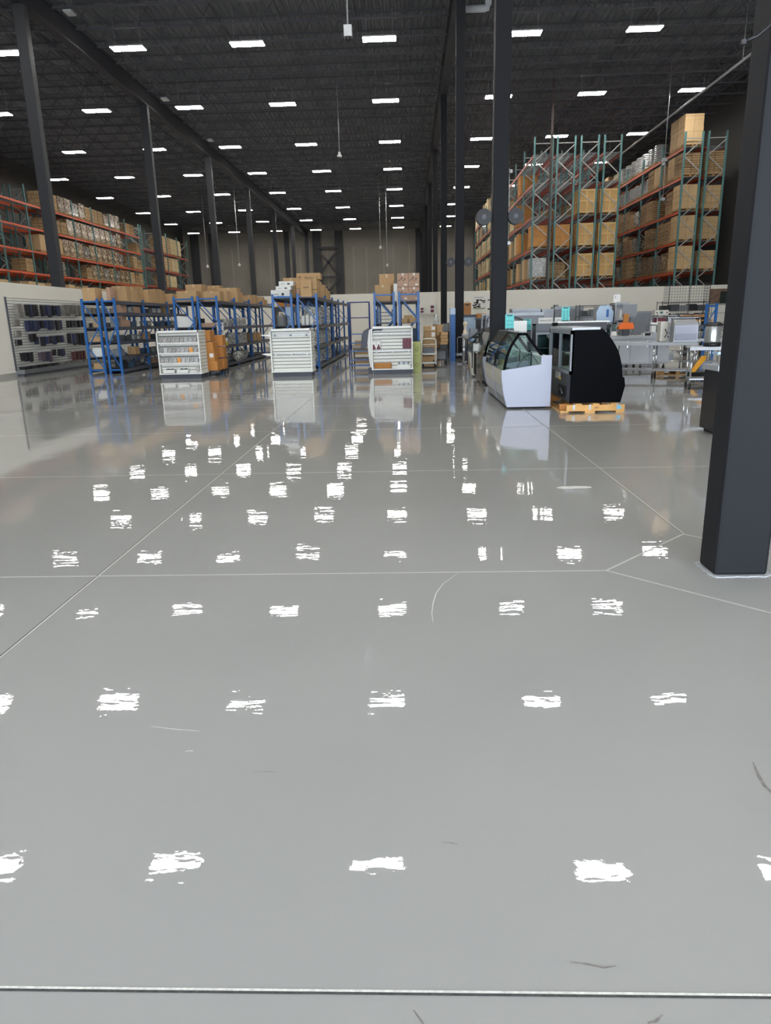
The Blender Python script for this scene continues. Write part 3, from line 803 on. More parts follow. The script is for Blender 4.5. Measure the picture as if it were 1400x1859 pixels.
# fourth row
t = carton('carton', .52, .5, .52, 'card', (-.82, 24.7, 2.13), 'large kraft carton with centre tape over the slate bins')
carton('carton', .5, .5, .9, 'card', (-.70, 25.35, 2.13), 'tall kraft carton behind the large taped one on the fourth row', mark=None)
for i, (x, z) in enumerate(((-.15,2.13), (.22,2.13), (-.15,2.57), (.22,2.57))):
    t = carton('carton', .36, .5, .43, 'rose', (x, 24.72, z), 'rosy printed carton of the four above the shelves, %s %s' % ('upper' if i > 1 else 'lower', 'right' if i % 2 else 'left'), 'four printed cartons', tm='paper')
    b = MB()
    for k in range(7):
        x0 = -.13+.035*k+.01*(k % 3); z0 = .2+.03*((k*5) % 4)
        b.cbox((x0, -.2515, z0), (.05, .003, .018), ry=.5*(k % 3-1))
    b.build('print', mt['ink'], t)
    MB().box((.04,-.253,.05), (.13,-.251,.09)).build('label_sheet', mt['paper'], t)
MB().box((-.06,-.02,0), (.06,.02,.55)).build('board', mt['cardw'], None, (-.40, 24.5, 2.13)); tag(bpy.data.objects['board'], 'white board standing upright between the halves of the fourth row', 'board')

# ---- what lies on the shelves
def lump(w, d, h, seed, n=10):
    r = random.Random(seed); V = []; k = n
    for j in range(5):
        z = h*j/4
        for i in range(k):
            g = 2*math.pi*i/k; c, s = math.cos(g), math.sin(g)
            e = (abs(c)**4+abs(s)**4)**-.25
            q = (1-.12*(j == 4)-.03*(j == 0))*r.uniform(.88, 1.04)
            V.append((w/2*c*e*q, d/2*s*e*q, z if j in (0,) else z*r.uniform(.94, 1.0)))
    F = [(j*k+i, j*k+(i+1) % k, (j+1)*k+(i+1) % k, (j+1)*k+i) for j in range(4) for i in range(k)]
    F += [tuple(range(k))[::-1], tuple(range(4*k, 5*k))]
    b = MB(); b.add(V, F); return b
packs = [cached(('pk', s), lambda s=s: lump(.5, .42, .5, s).mesh('wrapped_pans', mt['film'])) for s in range(5)]
def pack(x, y, z, sc3, label, group):
    o = obj('wrapped_pans', packs[rnd.randrange(5)], None, (x, y, z)); o.scale = sc3; o.rotation_euler.z = rnd.choice((0, math.pi)); tag(o, label, 'packaged pans', group)
lw = ['bottom', 'second', 'third']
for lv, z in enumerate(Z2[:3]):
    for i, y in enumerate((24.2, 24.75, 25.3, 25.85, 26.72, 27.27, 27.82, 28.37)):
        if (lv, i) in ((0, 3), (2, 0)): continue
        pack(-3.28, y, z+.008, (.92+.06*rnd.random(), 1.08, .78+.3*rnd.random() if lv < 2 else 1.0+.3*rnd.random()), 'clear film wrapped pans on the third blue row, %s shelf, %s from the front' % (lw[lv], ORD[i]), 'wrapped pans of the third row')
for lv, z in enumerate(Z2[:3]):
    for i, y in enumerate((26.55, 27.25, 28.3, 29.1, 29.85)):
        if (lv, i) in ((0, 1), (1, 0), (2, 0)): continue
        pack(-6.94, y, z+.008, (.95, 1.3, (.55+.3*rnd.random())), 'clear film wrapped pans on the second blue row, %s shelf, %s from the front' % (lw[lv], ORD[i]), 'wrapped pans of the second row')
# stock pot and pale cartons in row three left
t = thing('stock_pot', 'shiny stock pot on the third blue row shelf', 'pot', (-4.2, 24.25, 1.425))
MB().lathe([(.165,0),(.172,.01),(.172,.3),(.178,.305)], n=24).build('body', mt['pan'], t); MB().lathe([(.18,.305),(.175,.325),(.03,.345),(.02,.36)], n=24).build('lid', mt['pan'], t)
MB().path([(-.04,0,.36),(-.04,0,.39),(.04,0,.39),(.04,0,.36)], .008).build('knob', mt['black'], t)
for i, z in enumerate((1.425, 1.73)):
    carton('carton', .24, .35, .3, 'bluebin' if 0 else 'bluefilm', (-4.0, 24.75, z), 'pale blue carton beside the stock pot, %s of two' % ('lower', 'upper')[i], 'pale blue cartons', tape=False)
for i in range(4):
    t = thing('canister', 'white canister on the third blue row, %s from the left' % ORD[i], 'canister', (-3.5+.14*i, 24.2+.05*i, 1.425), 0, 'white canisters')
    MB().lathe([(.06,0),(.065,.02),(.065,.25+.05*(i % 2)),(.05,.29+.05*(i % 2))], n=14).build('body', mt['cardw'], t); MB().lathe([(.052,.29+.05*(i % 2)),(.05,.33+.05*(i % 2))], n=14).build('cap', mt['pan'], t)
# row one goods
goods = [(-10.4,23.95,.555,.34,.3,.3,'cardw','white carton low on the left blue row'), (-10.25,24.15,1.505,.26,.26,.34,'tape','tan carton on the left blue row, high shelf'), (-10.45,23.95,1.045,.5,.3,.14,'card','flat brown tray on the left blue row'),
         (-10.35,23.95,.145,.42,.3,.2,'card','kraft carton on the bottom shelf of the left blue row'), (-9.85,24.1,.145,.36,.4,.32,'black','black bin on the bottom shelf of the left blue row'), (-9.75,24.0,1.505,.2,.3,.28,'greyp','grey box on the left blue row, high shelf'),
         (-9.72,24.45,1.505,.3,.34,.36,'rose','rosy brown box on the left blue row, high shelf'), (-9.85,24.0,.555,.36,.34,.22,'greyp','grey flat box on the left blue row, second shelf'), (-9.9,24.5,1.965,.5,.5,.26,'rose','long brown tray near the top of the left blue row'),
         (-9.8,24.1,1.045,.36,.3,.2,'greyd','dark grey tray on the left blue row, third shelf')]
for x, y, z, w, d, h, m, lab in goods:
    carton('carton', min(w, .28) if x > -10 else min(w, .4), d, h, m, (-9.76 if x > -10 else -10.39, y, z+.004), lab, 'goods on the left row', tape=False)
for lv, z in enumerate(Z1[:5]):
    for i in range(9):
        if (i*7+lv*5) % 9 in (2, 5): continue
        y = (24.75, 25.35, 25.85, 26.55, 27.1, 27.7, 28.3, 29.15, 29.75)[i]; kind = (i*3+lv*4) % 5
        lab = '%s on the left blue row, %s shelf, %s along'
        if kind in (0, 3):
            n = 'slate blue bin' if kind == 0 else 'grey bin'
            t = thing('storage_bin', lab % (n, ORD[lv], ORD[i]), 'bin', (-9.76, y, z+.008), 0, 'goods on the left row')
            b = MB().prism([(-.13,0),(.13,0),(.14,.2),(.125,.2),(.12,.015),(-.12,.015),(-.125,.14),(-.14,.14)], 'y', -.2, .2); b.box((-.125,-.2,.01), (.125,-.19,.17)).box((-.125,.19,.01), (.125,.2,.17))
            b.build('body', mt['bluebin' if kind == 0 else 'greyd'], t)
        elif kind in (1, 4):
            t = thing('pan_stack', lab % ('stack of steel pans', ORD[lv], ORD[i]), 'pans', (-9.76, y, z+.008), 0, 'goods on the left row')
            prof = [(.1, 0)]
            for k in range(4): prof += [(.1, .05*k+.005), (.13, .05*k+.035), (.135, .05*k+.04), (.11, .05*k+.045)]
            MB().lathe(prof, n=16).build('body', mt['pan'], t)
        else:
            carton('carton', .27, .42, .22+.05*(i % 2), 'card' if i % 2 else 'rose', (-9.76, y, z+.008), lab % ('brown carton', ORD[lv], ORD[i]), 'goods on the left row', tape=False)
# row two goods
MB().prism([(-.36,0),(.3,0),(.36,.36),(-.3,.4)], 'y', -.25, .25).build('foam_block', mt['cardw'], None, (-7.85, 25.55, 1.43), bevel=.03); tag(bpy.data.objects['foam_block'], 'big white foam block between the blue posts of the second row', 'foam block')
g2 = [(-6.95,25.6,.77,.55,.5,.3,'blue','blue crate behind the red hanging bags'), (-7.0,25.7,1.43,.6,.4,.14,'rose','flat dusky box on the second blue row'), (-6.75,26.2,.765,.3,.3,.12,'yellow','yellow tray on the second blue row'), (-6.9,25.7,.15,.6,.8,.22,'greyd','dark trolley bin at the foot of the second blue row'),
      (-7.75,26.5,1.43,.5,.4,.3,'black','black box on the left half of the second blue row'), (-7.75,26.0,.765,.5,.5,.35,'greyd','dark grey tub on the left half of the second blue row'), (-7.8,27.2,.15,.5,.6,.4,'bluebin','slate bin on the bottom of the second blue row')]
for x, y, z, w, d, h, m, lab in g2: carton('carton' if m in ('rose',) else 'storage_bin', w, d, h, m, (x, y, z), lab, tape=False, cat='bin')
for i in range(5):
    t = thing('jug', 'pale jug on the second blue row, %s from the front' % ORD[i], 'jug', (-6.72+0*i, 25.95+i*.14, .77), 0, 'pale jugs')
    MB().lathe([(.05,0),(.055,.02),(.055,.2),(.02,.25)], n=12).build('body', mt['cardw'], t); MB().lathe([(.022,.25),(.022,.28)], n=12).build('cap', mt['black'], t)
MB().lathe([(.02,0),(.16,.05),(.22,.16),(.2,.28),(.1,.36),(.02,.38)], n=14).build('wrapped_bundle', mt['film'], None, (-6.45, 27.0, .15)); tag(bpy.data.objects['wrapped_bundle'], 'clear film bundle bulging from the bottom of the second blue row', 'bundle')
for i in range(3): carton('carton', .5, .4, .35, 'card', (-6.9, 31.4+i*.55, .77), 'brown carton deep in the second blue row, %s' % ORD[i], 'deep cartons', tape=False)
# row four goods
for i in range(4):
    b = MB().prism([(-.27,0),(.27,0),(.29,.1),(.27,.11),(.25,.02),(-.25,.02),(-.27,.11),(-.29,.1)], 'y', -.3, .3); t = thing('slate_tub', 'slate blue tub in the stack on the fourth row, %s from the bottom' % ORD[i], 'tub', (-.8, 24.75, 1.425+.112*i), 0, 'slate tubs')
    b.build('body', mt['bluebin'], t)
for i, (x, w, h) in enumerate(((-.12,.2,.14), (.17,.24,.16), (.02,.3,.24))):
    carton('carton', w, .25, h, 'card', (x, 24.6+.28*(i == 2), 1.425), 'small kraft carton on the fourth row shelf, %s' % ('left', 'right', 'behind the two small ones')[i], 'small cartons of row four', tape=False)
for i in range(5):
    t = thing('spray_bottle', 'dark bottle with white cap under the slate tubs, %s from the left' % ORD[i], 'bottle', (-1.0+.11*i, 24.5, .805), 0, 'bottles of row four')
    MB().lathe([(.035,0),(.038,.02),(.038,.38),(.018,.43)], n=12).build('body', mt['black'], t); MB().lathe([(.02,.43),(.02,.52)], n=12).build('cap', mt['white'], t)
for i in range(3): carton('storage_bin', .5, .5, .4, 'bluebin', (.04, 25.2+i*.6, .805), 'slate bin at the right of the fourth row, %s' % ORD[i], 'slate bins of row four', tape=False, cat='bin')

# ---- white displays
def gondola(label, x0, x1, y, ht=1.35, d=.75):
    w = x1-x0
    t = thing('display_unit', label, 'display unit', ((x0+x1)/2, y, 0), 0, 'white displays')
    MB().box((-w/2+.03,.02,0), (w/2-.03,d-.02,.12)).build('plinth', mt['kick'], t)
    MB().box((-w/2-.01,-.01,.12), (w/2+.01,d,.155)).build('base_deck', mt['white'], t, bevel=.004)
    b = MB(); n = 12; z0, z1 = .155, ht-.06
    prof = [(.14, z0)]
    for i in range(n):
        a = z0+(z1-z0)*i/n; c = z0+(z1-z0)*(i+1)/n
        prof += [(.14, c-.024), (.16, c-.02), (.16, c-.003), (.14, c)]
        b.box((-w/2+.04, .15, c-.022), (w/2-.04, .158, c-.002), 1)
    prof += [(.2, z1), (.2, z0)]
    b.prism(prof, 'x', -w/2+.04, w/2-.04); b.build('slat_panel', [mt['slat'], mt['groove']], t)
    for s in (-1, 1):
        b = MB(); prof = []
        for i in range(n):
            a = z0+(z1-z0)*i/n; c = z0+(z1-z0)*(i+1)/n
            prof += [(s*w/2, a+.001), (s*w/2, c-.018), (s*(w/2-.012), c-.015), (s*(w/2-.012), c-.003)]
            b.box((s*(w/2-.011) if s < 0 else w/2-.013, .03, c-.017), (-(w/2-.013) if s < 0 else w/2-.009, d-.03, c-.002), 1)
        prof += [(s*(w/2-.035), z1), (s*(w/2-.035), z0)]
        if s < 0: prof = prof[::-1]
        b.prism(prof, 'y', .03, d-.03); b.build('end_panel', [mt['slat'], mt['groove']], t)
        MB().box((s*w/2-.035 if s > 0 else -w/2, 0, .155), (w/2 if s > 0 else -w/2+.035, .04, ht)).build('corner_post', mt['white'], t)
    MB().box((-w/2,0,ht-.06), (w/2,d-.02,ht)).build('top_cap', mt['white'], t, bevel=.004)
    return t
# 1: small parts
g1 = gondola('white display with three rows of hanging small parts bags', -7.35, -6.1, 20.9, 1.37)
for j, z in enumerate((1.22, .93, .64)):
    MB().box((-.58,.09,z-.008), (.58,.14,z+.008)).build('hook_rail', mt['hook'], g1)
    MB().box((-.59,.02,z-.225), (.59,.14,z-.185)).build('ledge', mt['white'], g1)
rowname = ['top', 'middle', 'bottom']
for j, z in enumerate((1.2, .91, .62)):
    for i in range(9):
        x = -6.725-.52+i*.126
        m = 'bago' if (j, i) in ((1, 7), (2, 4)) else 'bagw' if (j, i) in ((0, 6), (1, 1), (1, 5), (2, 3), (2, 5), (2, 6), (2, 8)) else 'bag'
        t = thing('parts_bag', '%s hanging in the %s row of the small parts display, %s from left' % ({'bag': 'grey bag', 'bagw': 'whitish bag', 'bago': 'orange bag'}[m], rowname[j], ORD[i]), 'parts bag', (x, 20.93, z), 0, 'small parts bags')
        b = MB().prism([(-.052,-.165),(.052,-.165),(.055,-.06),(.05,-.02),(-.05,-.02),(-.055,-.06)], 'y', -.012, .02); b.build('pouch', mt[m], t)
        MB().path([(0,.054,.0), (0,-.02,.0), (0,-.03,.012)], .004, 5).build('hook', mt['black'], t)
for i, x in enumerate((-7.08, -6.67)):
    t = thing('open_bin', 'white open bin on the small parts display base, %s' % ('left', 'right')[i], 'bin', (x, 20.97, .156), 0, 'white bins')
    MB().box((-.18,-.07,.002), (.18,.06,.008)).box((-.18,-.07,.002), (.18,-.062,.1)).box((-.18,.052,.002), (.18,.06,.13)).box((-.18,-.07,.002), (-.172,.06,.12)).box((.172,-.07,.002), (.18,.06,.12)).build('body', mt['white'], t)
    for k in range(2):
        o = MB().cbox((0,0,.06), (.09,.06,.07), rx=.3).build('small_tool', mt['black'], None, (x-.03+.12*k, 20.965, .18)); tag(o, 'small dark tool standing in the %s white bin, %s' % (('left', 'right')[i], ORD[k]), 'tool', 'tools in the white bins')
t = thing('parts_bag', 'grey bag alone on the lowest hook at the right of the small parts display', 'parts bag', (-6.22, 20.95, .36)); MB().prism([(-.05,-.17),(.05,-.17),(.05,0),(-.05,0)], 'y', -.015, .02).build('pouch', mt['bag'], t)
# 2: bare
g2_ = gondola('bare white slatted display with two shelves on its left side', -4.0, -2.8, 20.8, 1.35)
for j, z in enumerate((1.18, .64)):
    MB().box((-.56,.1,z-.01), (.56,.14,z+.012)).build('rail', mt['hook'], g2_)
    for k, x in enumerate((-.46, 0, .46)): MB().box((x-.02,.06,z-.035), (x+.02,.11,z+.005)).build('clip', mt['greyd' if j == 0 else 'paper'], g2_)
    MB().prism([(-.6,z+.02),(-.86,z+.015),(-.86,z),(-.6,z-.05)], 'y', .06, .5).build('side_shelf', mt['white'], g2_)
# 3: posters
g3 = gondola('white slatted display with two maroon posters and a kraft box', -1.07, .13, 20.95, 1.35)
for j, z in enumerate((1.15, .65)):
    MB().box((-.56,.1,z-.01), (.56,.14,z+.012)).build('rail', mt['hook'], g3)
    for k, x in enumerate((-.46, 0, .48)): MB().box((x-.022,.06,z-.035), (x+.022,.11,z+.005)).build('clip', mt['paper'], g3)
t = thing('poster', 'white poster with maroon figures on the left of the display', 'poster', (-.95, 21.04, .70))
MB().box((-.11,0,0), (.15,.012,.25)).build('sheet', mt['paper'], t)
MB().box((-.112,-.002,.244), (.152,.013,.252)).box((.146,-.002,0), (.152,.013,.25)).box((.017,-.001,.11), (.021,.002,.25)).build('border', mt['kick'], t)
b = MB()
for x in (-.055, .085): b.box((x-.022,-.003,.09), (x+.022,0,.145)).prism([(x-.065,0),(x+.06,0),(x+.05,.07),(x+.02,.10),(x-.02,.10),(x-.05,.06)], 'y', -.003, 0)
b.build('figures', mt['maroon'], t)
t = thing('poster', 'maroon poster on the right of the display', 'poster', (-.03, 21.04, .72))
MB().box((-.13,0,0), (.13,.012,.29)).build('sheet', mt['maroon'], t)
b = MB()
for x in (-.055, .06):
    b.path([(x-.03,-.001,.08),(x-.035,-.001,.2),(x,-.001,.23),(x+.035,-.001,.2),(x+.03,-.001,.08)], .003, 4); b.box((x-.03,-.003,.05), (x+.03,0,.056)).box((x-.035,-.003,.255), (x+.03,0,.265))
b.build('outline', M('pale maroon line', (170,110,120), .5), t)
t = thing('carton', 'open kraft box on the base of the poster display', 'box', (-.75, 21.0, .156))
MB().box((-.25,-.04,0), (.25,.07,.008)).box((-.25,-.04,0), (.25,-.03,.16)).box((-.25,.06,0), (.25,.07,.16)).box((-.25,-.04,0), (-.24,.07,.16)).box((.24,-.04,0), (.25,.07,.16)).build('body', mt['cardo'], t)
t = thing('open_bin', 'white bin of grey tools on the base of the poster display', 'bin', (-.13, 21.0, .156))
MB().prism([(-.17,0),(.17,0),(.2,.16),(.19,.16),(.165,.01),(-.165,.01),(-.19,.16),(-.2,.16)], 'y', -.05, .06).box((-.18,-.055,0), (.18,-.045,.11)).build('body', mt['white'], t)
for k in range(7):
    o = MB().cbox((0,0,.08), (.03,.02,.17), ry=.15*(k % 3-1)).build('utensil', mt['steeld' if k % 3 else 'bluebin'], None, (-.27+.045*k, 21.0, .175)); tag(o, 'grey utensil standing in the white bin, %s from the left' % ORD[k], 'utensil', 'utensils in the white bin')
o = MB().prism([(-.16,.02),(-.1,.06),(0,.045),(.1,.06),(.16,.05),(.15,.01),(.08,-.02),(-.02,-.01),(-.1,-.02),(-.16,-.03)], 'y', -.02, .03).build('wave_sign', mt['kick'], None, (-.88, 21.06, 1.25)); tag(o, 'dark grey wavy piece at the upper left of the poster display', 'sign')
# draped stand at its left
t = thing('standing_display', 'dark grey and white draped display beside the poster display', 'stand', (-1.2, 21.3, 0))
MB().prism([(-.2,.72),(-.16,1.12),(-.1,1.24),(.02,1.3),(.06,1.3),(.06,.7),(-.02,.82),(-.1,.72)], 'y', -.06, .06).build('grey_wing', mt['kick'], t, bevel=.02)
MB().prism([(.0,.9),(.05,1.26),(.12,1.3),(.12,.15),(.06,.2),(.02,.55)], 'y', -.08, .2).build('white_body', mt['white'], t, bevel=.02)
MB().box((.0,-.05,0), (.12,.2,.16)).build('foot', mt['kick'], t)

# ---- stacked brown cartons by the small parts display
for i, (x, y, z, w, h) in enumerate([(-6.05,22.0,.15,.42,.3), (-6.08,22.0,.48,.34,.29), (-6.1,22.0,.79,.34,.28), (-6.16,22.0,1.12,.34,.32)]):
    t = carton('carton', w, .5, h, 'cardo', (x, y, z-(.03*i)), 'orange brown carton beside the small parts display, %s of four from the floor' % ORD[i], 'orange brown cartons', tape=False)
    MB().box((-.1,-.254,h*.1), (.1,-.251,h*.3)).build('hand_hole', mt['cardo'], t)
    if i == 1: MB().box((.02,-.254,h*.35), (.14,-.252,h*.75)).build('label_sheet', mt['paper'], t)
t = thing('dolly', 'low black dolly under the orange brown cartons', 'dolly', (-6.05, 22.05, 0)); MB().box((-.28,-.32,.09), (.28,.32,.15)).build('platform', mt['black'], t)
for sx in (-.2, .2):
    for sy in (-.25, .25): MB().path([(sx-.015,sy,.045),(sx+.015,sy,.045)], .045, 12).build('wheel', mt['rubber'], t)
for i in range(3):
    carton('carton', .3, .4, .32, 'cardo', (-5.98, 22.75, .15+.36*i), 'darker brown carton behind the four by the display, %s from the floor' % ORD[i], 'darker brown cartons', tape=False)
t = thing('dolly', 'low black dolly under the darker brown cartons', 'dolly', (-5.98, 22.75, 0)); MB().box((-.2,-.26,.09), (.2,.26,.15)).build('platform', mt['black'], t)
for sx in (-.14, .14):
    for sy in (-.2, .2): MB().path([(sx-.015,sy,.045),(sx+.015,sy,.045)], .045, 12).build('wheel', mt['rubber'], t)
# red utensil bags on the post
for i, (z, x, w, h, m) in enumerate(((1.2,-6.52,.24,.38,'maroon'), (.45,-6.40,.32,.52,'red'))):
    t = thing('hanging_bag', ('clear bag with a crossed maroon design on the blue post', 'clear bag of red utensils low on the blue post')[i], 'hanging bag', (x, 25.05-.6*i, z))
    MB().box((-w/2,-.02,0), (w/2,.02,h)).build('pouch', mt['bagw'], t, bevel=.015)
    MB().box((-w/2,-.022,h), (w/2,.022,h+.07)).build('header', mt['greyd'], t)
    b = MB(); b.bar((-w*.3,-.03,h*.15), (w*.3,-.03,h*.85), .025); b.bar((w*.3,-.03,h*.15), (-w*.3,-.03,h*.85), .025)
    if i:
        for k in range(9): b.cbox((-w*.38+w*.095*k, -.032, .06+.05*(k % 3)), (.04,.02,.11), ry=.4*(k % 3-1))
    b.build('utensils', mt[m], t)
t = thing('clip_strip', 'blue upright strip carrying the two hanging bags', 'strip', (-6.42, 24.6, 0)); MB().box((-.04,-.03,0), (.04,.03,1.65)).build('post', mt['blue'], t); MB().box((-.15,-.15,0), (.15,.15,.012)).build('foot', mt['blue'], t)

# ---- slat panel and hanging tools on the left wall
t = thing('slat_wall', 'large white slatted panel of hanging kitchen tools on the left wall', 'wall panel', (-13.1, 23.48, 0))
b = MB(); n = 26; prof = [(0, .2)]
for i in range(n):
    a = .2+2.32*i/n; c = .2+2.32*(i+1)/n
    prof += [(.035, a+.001), (.035, c-.022), (.016, c-.018), (.016, c-.003)]
    b.box((.015, 0, c-.02), (.021, 12.0, c-.002), 1)
prof += [(.035, 2.52), (0, 2.52)]
b.prism(prof, 'y', 0, 12.0); b.build('slats', [mt['slat'], mt['groove']], t)
MB().box((0,-.02,.18), (.06,0,2.54)).build('edge_trim', mt['greyd'], t); MB().box((0,0,.06), (.30,12.0,.2)).build('base_shelf', mt['steeld'], t)
MB().box((.02,.02,0), (.25,12.0,.06)).build('plinth', mt['greyd'], t)
KC = ['navy', 'black', 'grey', 'purple', 'dark red', 'tan']
def hang(y0, y1, zt, zb, n, m, size, row):
    st = (y1-y0)/n
    for i in range(n):
        y = y0+st*(i+.5); h = (zt-zb)*rnd.uniform(.72, 1.0); w = min(st*rnd.uniform(.6, .85), .13)
        q = m if rnd.random() > .25 else (m+1) % 2
        t = thing('hanging_tool', '%s%s packet, slatted wall %s, %s from near end' % (size, KC[q], row, ORD[i]), 'kitchen tool', (-13.06, y, zt), 0, 'packets on the slatted panel')
        e = rnd.uniform(.03, .2); g = rnd.uniform(-.03, .03); MB().prism([(-w/2+g,-h),(w/2+g,-h+.01),(w/2,-.03),(-w/2,-.03)], 'x', e, e+.1).build('packet', mt['knife'][q], t)
        MB().box((e+.02,-w/2,-.03), (e+.08, w/2, .0)).build('header', mt['khead'], t)
        MB().path([(0,0,-.015), (.3,0,-.015), (.31,0,.015)], .004, 5).build('hook', mt['silver'], t)
hang(23.6,24.0,2.34,1.83,3,2,'long ','top row, near cluster')
hang(24.25,26.9,2.34,1.88,14,0,'long ','top row, middle cluster')
hang(27.05,28.35,2.38,1.92,8,2,'','top row, far cluster')
hang(24.25,26.7,1.82,1.42,13,0,'','second row, middle cluster')
hang(27.1,28.6,1.81,1.5,8,1,'','second row, far cluster')
hang(24.25,24.75,1.38,1.06,3,1,'','third row, near cluster')
hang(24.77,25.4,1.27,.9,4,0,'wide ','third row, middle cluster')
hang(25.5,26.6,1.28,.94,6,1,'','third row, past the wide ones')
hang(27.1,28.6,1.34,.82,7,1,'','third row, far cluster')
hang(23.65,24.35,.78,.42,5,1,'narrow ','lowest row, near cluster')
hang(24.75,25.6,.75,.34,5,3,'','lowest row, middle cluster')
hang(25.77,26.6,.8,.5,5,1,'short ','lowest row, past the purple ones')
hang(27.12,28.4,.66,.26,6,4,'','lowest row, far cluster')
hang(28.9,31.5,2.3,1.9,8,2,'','top row, behind the shelving')
hang(28.9,31.5,1.7,1.3,8,1,'','second row, behind the shelving')
for i, (y, z, m, lab) in enumerate(((23.8,1.63,2,'silver tongs packet near the left edge of the slatted panel'), (23.8,1.28,2,'square grey packet near the left edge of the slatted panel'), (23.76,.98,1,'black lump of packets near the left edge of the slatted panel'))):
    o = MB().box((.03,-.17,0), (.1,.17,.2)).build('packet', mt['knife'][m], None, (-13.07, y, z), bevel=.02); tag(o, lab, 'packet')
for i in range(10):
    o = MB().cbox((.14,0,.05), (.18,.4,.09)).build('packet', mt['knife'][1 if i < 5 else 2], None, (-13.06, 23.75+i*.5, .2)); tag(o, '%s packet lying on the base shelf of the slatted panel, %s from its near end' % ('dark' if i < 5 else 'grey', ORD[i]), 'packet', 'packets on the base shelf')

# ---- rolling ladder
t = thing('rolling_ladder', 'blue rolling step ladder between the shelving rows', 'ladder', (-1.62, 23.8, 0))
for s in (-1, 1):
    x = s*.33
    MB().path([(x,.95,.05), (x,.80,2.12), (x,.55,2.12), (x,.48,1.1), (x,.0,.1)], .019, 8).build('side_rail', mt['blue' if 0 else 'navy'], t)
    MB().path([(x,-.02,.1), (x,.98,.1)], .019, 8).path([(x,.9,1.0),(x,.15,.3)], .014, 6).build('side_brace', mt['navy'], t)
    MB().path([(x-.02,.95,.06), (x+.02,.95,.06)], .06, 12).build('wheel', mt['rubber'], t)
for k, z in enumerate((.28, .55, .82, 1.1)): MB().box((-.33,.02+.19*k,z-.03), (.33,.24+.19*k,z)).build('step', mt['blue'], t)
MB().path([(-.33,.8,2.12),(.33,.8,2.12)], .019, 8).path([(-.33,.84,1.62),(.33,.84,1.62)], .016, 8).build('back_rail', mt['navy'], t)
MB().box((-.33,-.03,.06), (.33,.0,.12)).build('front_bar', mt['navy'], t)
for k in range(3):
    carton('carton', .48, .3, .16, 'card', (-1.6, 24.95, .1+.3*k), 'kraft carton seen between the ladder steps, %s from the floor' % ORD[k], 'cartons behind the ladder', tape=False)
    if k: continue
for k in range(2):
    t = thing('carton_stand', 'low wire shelf under the cartons behind the ladder, %s' % ('lower', 'upper')[k], 'shelf', (-1.6, 24.95, .28+.3*k)); MB().box((-.3,-.2,0), (.3,.2,.018)).build('board', mt['shelf'], t)
    for sx in (-.28, .28): MB().box((sx-.01,-.19,-.28 if k == 0 else -.282), (sx+.01,.19,0)).build('side', mt['shelf'], t)

# ---- green cartons, white trolley, brown cartons
for i, z in enumerate((0, .5)):
    t = thing('carton', 'pale green carton beside the poster display, %s of two' % ('lower', 'upper')[i], 'box', (.26, 21.75, z), 0, 'pale green cartons')
    h = .495 if i == 0 else .38
    MB().box((-.11,-.45,0), (.11,.3,h-.04)).build('body', mt['lime'], t); MB().box((-.115,-.455,h-.04), (.115,.305,h)).build('lid', mt['lime'], t)
    MB().path([(-.01+.05*math.cos(a), -.452, h*.45+.05*math.sin(a)) for a in [k*math.pi/6 for k in range(12)]], .006, 4, closed=True).build('ring_mark', mt['ink'], t)
t = thing('trolley', 'white tubular trolley in front of the kraft cartons', 'trolley', (.66, 23.15, 0))
MB().path([(-.23,0,.1), (-.23,0,.84), (-.2,0,.9), (-.15,0,.92), (.15,0,.92), (.2,0,.9), (.23,0,.84), (.23,0,.1)], .018, 8).build('push_frame', mt['white'], t)
for z in (.16, .44, .72): MB().path([(-.23,0,z+.02), (.23,0,z+.02)], .012, 6).build('cross_bar', mt['white'], t)
for z in (.14, .42): MB().box((-.22,.0,z), (.22,.72,z+.03)).build('tray', mt['steeld'], t)
MB().path([(-.22,.72,.1),(-.22,.72,.5)], .016, 6).build('rear_post', mt['white'], t); MB().path([(.22,.72,.1),(.22,.72,.5)], .016, 6).build('rear_post', mt['white'], t)
for sx in (-.2, .2):
    for sy in (.03, .68): MB().path([(sx-.015,sy,.055),(sx+.015,sy,.055)], .055, 12).build('wheel', mt['rubber'], t)
carton('carton', .36, .4, .2, 'card', (.62, 23.5, .172), 'dark shaded carton on the lower tray of the white trolley', tape=False)
carton('carton', .36, .4, .18, 'greyd', (.66, 23.5, .452), 'dark grey box on the upper tray of the white trolley', tape=False)
z = .15
for i, (w, h) in enumerate(((.5,.28),(.46,.24),(.46,.2),(.4,.24),(.4,.17))):
    t = carton('carton', w, .45, h, 'card', (.74, 25.0, z), 'kraft carton in the stack behind the white trolley, %s from the bottom' % ORD[i], 'cartons behind the white trolley', tape=False); z += h+.003
    if i > 2: MB().box((.06,-.229,h*.25), (.18,-.226,h*.85)).build('label_sheet', mt['paper'], t)
t = thing('dolly', 'black flat dolly under the kraft stack behind the white trolley', 'dolly', (.74, 25.0, 0)); MB().box((-.26,-.3,.09), (.2,.3,.148)).build('platform', mt['black'], t)
for sx in (-.22, .22):
    for sy in (-.22, .22): MB().path([(sx-.015,sy,.045),(sx+.015,sy,.045)], .045, 12).build('wheel', mt['rubber'], t)
for i, (x, y, z, w, h, rz) in enumerate([(1.08,25.6,.53,.22,.38,0), (1.1,25.6,.92,.2,.4,0), (1.2,25.2,.66,.26,.1,.3), (1.22,25.2,.765,.26,.1,.25), (1.2,25.22,.87,.26,.1,.3), (1.23,25.22,.975,.24,.1,.2)]):
    carton('carton', w, .3, h, 'card', (x, y, z), 'small kraft carton right of the trolley stack, %s from the lowest' % ORD[i], 'small cartons right of the stack', rz=rz, tape=False)
